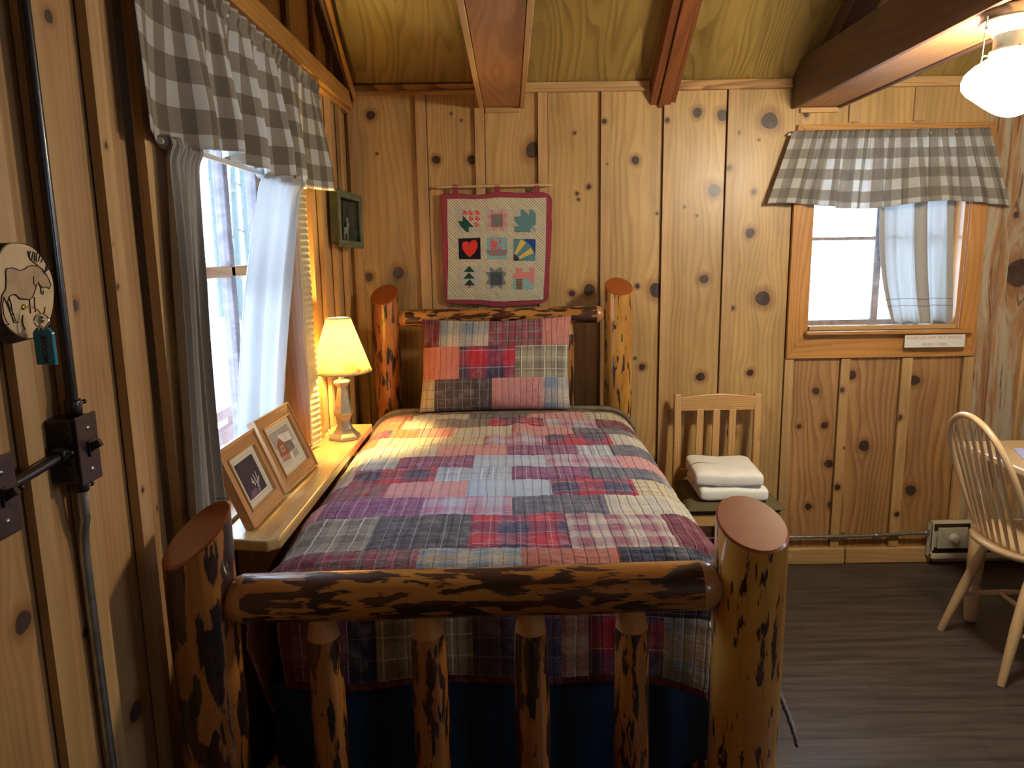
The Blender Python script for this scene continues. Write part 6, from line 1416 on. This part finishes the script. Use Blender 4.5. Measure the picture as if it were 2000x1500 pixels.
# ---------------------------------------------------------------- windsor chair and table
def windsor():
    r = empty('windsor_chair', (1.94, 2.58, 0), 'pale birch bow-back spindle chair at the table by the right edge', 'chair')
    cy = 2.585; zs = 0.455
    # seat: rounded saddle, back edge towards the viewer's left (-x)
    def seat(a_, b_):
        t = 2*PI*a_; q = b_
        rx, ry = 0.215, 0.215; s = lambda v_, e: math.copysign(abs(v_)**e, v_)
        x = 1.945+rx*s(math.cos(t), 0.85)*q; y = cy+ry*(1.0+0.06*math.cos(t))*s(math.sin(t), 0.85)*q
        return x, y
    g = G(); seg = 64; prof = [(0.0, -0.018), (0.80, -0.018), (0.93, -0.012), (0.985, -0.004), (1.0, 0.006), (0.985, 0.014), (0.94, 0.018), (0.80, 0.012), (0.5, 0.006), (0.0, 0.006)]
    vs = []; 
    for q, z_ in prof:
        for k in range(seg): x, y = seat(k/seg, max(q, 0.001)); vs.append((x, y, zs+z_))
    g.add(vs, [(i*seg+k, i*seg+(k+1) % seg, (i+1)*seg+(k+1) % seg, (i+1)*seg+k) for i in range(len(prof)-1) for k in range(seg)], M_birch, [(v_[1]*1.0, v_[2], v_[0]) for v_ in vs], smooth=True); g.build('seat', r)
    # bow
    zb = zs+0.016; apex = P(1892, 812, 'Y', cy); dX = apex.x; dz = apex.z-zb; xb0 = 1.765
    def bow(t):   # t 0..1 ; arch in the leaning back plane
        th_ = PI*t; w = 0.215*math.cos(th_); ww = w*(1.0-0.0*t); hgt = math.sin(th_)**0.62
        yy = cy+w*(0.74+0.26*min(1, hgt*1.15)) ; bend = 0.045*(1-(w/0.215)**2)
        return Vector((xb0+0.05+(dX-xb0-0.05)*hgt-bend*(1-hgt)*1.0, yy, zb+dz*hgt))
    g = G(); N = 60; seg = 14; pts = [bow(i/N) for i in range(N+1)]; g.tube(pts, 0.0115, M_birch, seg)
    # oval section: deeper front to back
    g.build('back_bow', r)
    for i in range(7):
        t = (i+1)/8; yb = cy+0.150*(1-2*t); dx = 0.030*(1-(1-2*t)**2)
        base = Vector((xb0+0.03-dx+0.012, yb, zb-0.006)); best = None
        # top meets the bow where the bow has the fanned y
        yt = cy+0.172*(1-2*t)
        best = min(pts[3:-3], key=lambda p: abs(p.y-yt)+ (0 if p.z > zb+dz*0.35 else 9)); 
        L = [base, base.lerp(best, 0.35), base.lerp(best, 0.7), best]; g = G(); g.tube(L, [0.0055, 0.0078, 0.0070, 0.0050], M_birch, 12); g.build('spindle', r)
    feet = {('b', 1): (1.742, 2.796), ('b', -1): (1.728, 2.397), ('f', 1): (2.13, 2.80), ('f', -1): (2.13, 2.38)}
    tops = {('b', 1): (1.845, 2.705), ('b', -1): (1.845, 2.462), ('f', 1): (2.06, 2.71), ('f', -1): (2.06, 2.46)}
    for k in feet:
        f = Vector((*feet[k], 0)); t = Vector((*tops[k], zs-0.014)); g = G(); L = [f+(t-f)*q for q in (0, 0.02, 0.15, 0.45, 0.7, 0.88, 1.0)]
        g.tube(L, [0.0125, 0.0135, 0.0155, 0.0195, 0.0185, 0.015, 0.0125], M_birch, 18); g.build('leg', r)
    at = lambda k, q: Vector((*feet[k], 0)).lerp(Vector((*tops[k], zs-0.014)), q)
    for s_ in (1, -1):
        a_, b_ = at(('b', s_), 0.40), at(('f', s_), 0.40); g = G(); g.tube([a_, a_.lerp(b_, 0.25), a_.lerp(b_, 0.5), a_.lerp(b_, 0.75), b_], [0.007, 0.010, 0.012, 0.010, 0.007], M_birch, 14); g.build('stretcher', r)
    a_ = at(('b', 1), 0.40).lerp(at(('f', 1), 0.40), 0.5); b_ = at(('b', -1), 0.40).lerp(at(('f', -1), 0.40), 0.5); g = G(); g.tube([a_, a_.lerp(b_, 0.5), b_], [0.007, 0.012, 0.007], M_birch, 14); g.build('stretcher', r)
windsor()
def table():
    r = empty('dining_table', (2.4, 2.2, 0), 'pale wooden dining table with a cut corner and turned legs at the right edge', 'table')
    x0, x1, y0, y1 = 1.842, 2.85, 1.35, 2.975
    g = G(); g.prism([(x0, y0, 0.722), (x1, y0, 0.722), (x1, y1, 0.722), (x0+0.02, y1, 0.722), (x0, y1-0.02, 0.722)], (0, 0, 0.028), M_birch, grain=(0, 1, 0)); g.build('tabletop', r, bevel=0.007, seg=3)
    g = G(); o = 0.07
    g.box(x0+o, x0+o+0.02, y0+o, y1-o, 0.640, 0.7215, M_birch, 1); g.box(x1-o-0.02, x1-o, y0+o, y1-o, 0.640, 0.7215, M_birch, 1); g.box(x0+o+0.02, x1-o-0.02, y0+o, y0+o+0.02, 0.640, 0.7215, M_birch, 0); g.box(x0+o+0.02, x1-o-0.02, y1-o-0.02, y1-o, 0.640, 0.7215, M_birch, 0); g.build('apron', r, bevel=0.002)
    prof = [(0.001, 0), (0.021, 0), (0.0235, 0.01), (0.027, 0.06), (0.030, 0.11), (0.033, 0.135), (0.033, 0.15), (0.024, 0.158), (0.024, 0.168), (0.029, 0.18), (0.031, 0.26), (0.030, 0.42), (0.028, 0.50), (0.024, 0.52), (0.032, 0.54), (0.024, 0.56), (0.026, 0.60), (0.001, 0.60)]
    for x in (x0+0.065, x1-0.065):
        for y in (y0+0.12, y1-0.105):
            g = G(); g.lathe((x, y, 0), prof, M_birch, 28); g.box(x-0.026, x+0.026, y-0.026, y+0.026, 0.598, 0.7215, M_birch, 2); g.build('leg', r)
    a_ = P(1990, 893, 'Z', 0.752); g = G(); g.prism([(a_.x, a_.y-0.02, 0.751), (a_.x+0.20, a_.y-0.10, 0.751), (a_.x+0.30, a_.y+0.10, 0.751), (a_.x+0.06, a_.y+0.12, 0.751)], (0, 0, 0.004), M_blueink); tag(g.build('paper_pad'), 'lilac papers lying on the pale table at the right edge', 'paper')
table()

# ---------------------------------------------------------------- ceiling light
def ceiling_light():
    cx, cy, zb = 1.372, 2.105, 2.170; r = empty('ceiling_light', (cx, cy, zb), 'lit opal schoolhouse ceiling light with pull chain under the dark beam', 'ceiling light')
    g = G(); g.lathe((cx, cy, zb), [(0.001, 0), (0.088, 0), (0.092, -0.004), (0.092, -0.024), (0.096, -0.028), (0.096, -0.034), (0.082, -0.044), (0.066, -0.050), (0.062, -0.056), (0.062, -0.064), (0.001, -0.064)], M_pewter, 48); g.build('canopy', r)
    g = G(); g.lathe((cx, cy, zb), [(0.056, -0.0645), (0.058, -0.070), (0.058, -0.098), (0.066, -0.104), (0.066, -0.114), (0.060, -0.116), (0.001, -0.116)], M_pewter, 40); g.build('fitter', r)
    z0 = zb-0.112
    prof = [(0.052, 0.0), (0.058, -0.004), (0.075, -0.014), (0.098, -0.028), (0.118, -0.046), (0.1245, -0.064), (0.1235, -0.082), (0.112, -0.098), (0.104, -0.104), (0.094, -0.112), (0.070, -0.132), (0.048, -0.148), (0.030, -0.158), (0.014, -0.163), (0.0, -0.164)]
    g = G(); g.lathe((cx, cy, z0), prof, M_globe, 56); g.build('glass_shade', r)
    px_ = cx-0.112; g = G(); zt, zl = zb-0.030, zb-0.148; n = 26
    for i in range(n):
        z_ = zt+(zl-zt)*i/(n-1); g.ball((px_-0.006*i/n*1.2, cy-0.04, z_), 0.0021, M_chrome, 8)
    g.tube([(px_, cy-0.04, zt), (px_-0.007, cy-0.04, zl)], 0.0006, M_chrome, 5); g.ball((px_, cy-0.04, zt-0.03), 0.004, M_brass, 10); g.build('pull_chain', r)
    for q in (2.6, 4.2, 5.8): g = G(); d = Vector((math.cos(q), math.sin(q), 0)); p = Vector((cx, cy, zb-0.109)); g.tube([p+d*0.060, p+d*0.078], 0.0025, M_brass, 8); g.ball(tuple(p+d*0.079), 0.0045, M_brass, 10); g.build('thumb_screw', r)
ceiling_light()
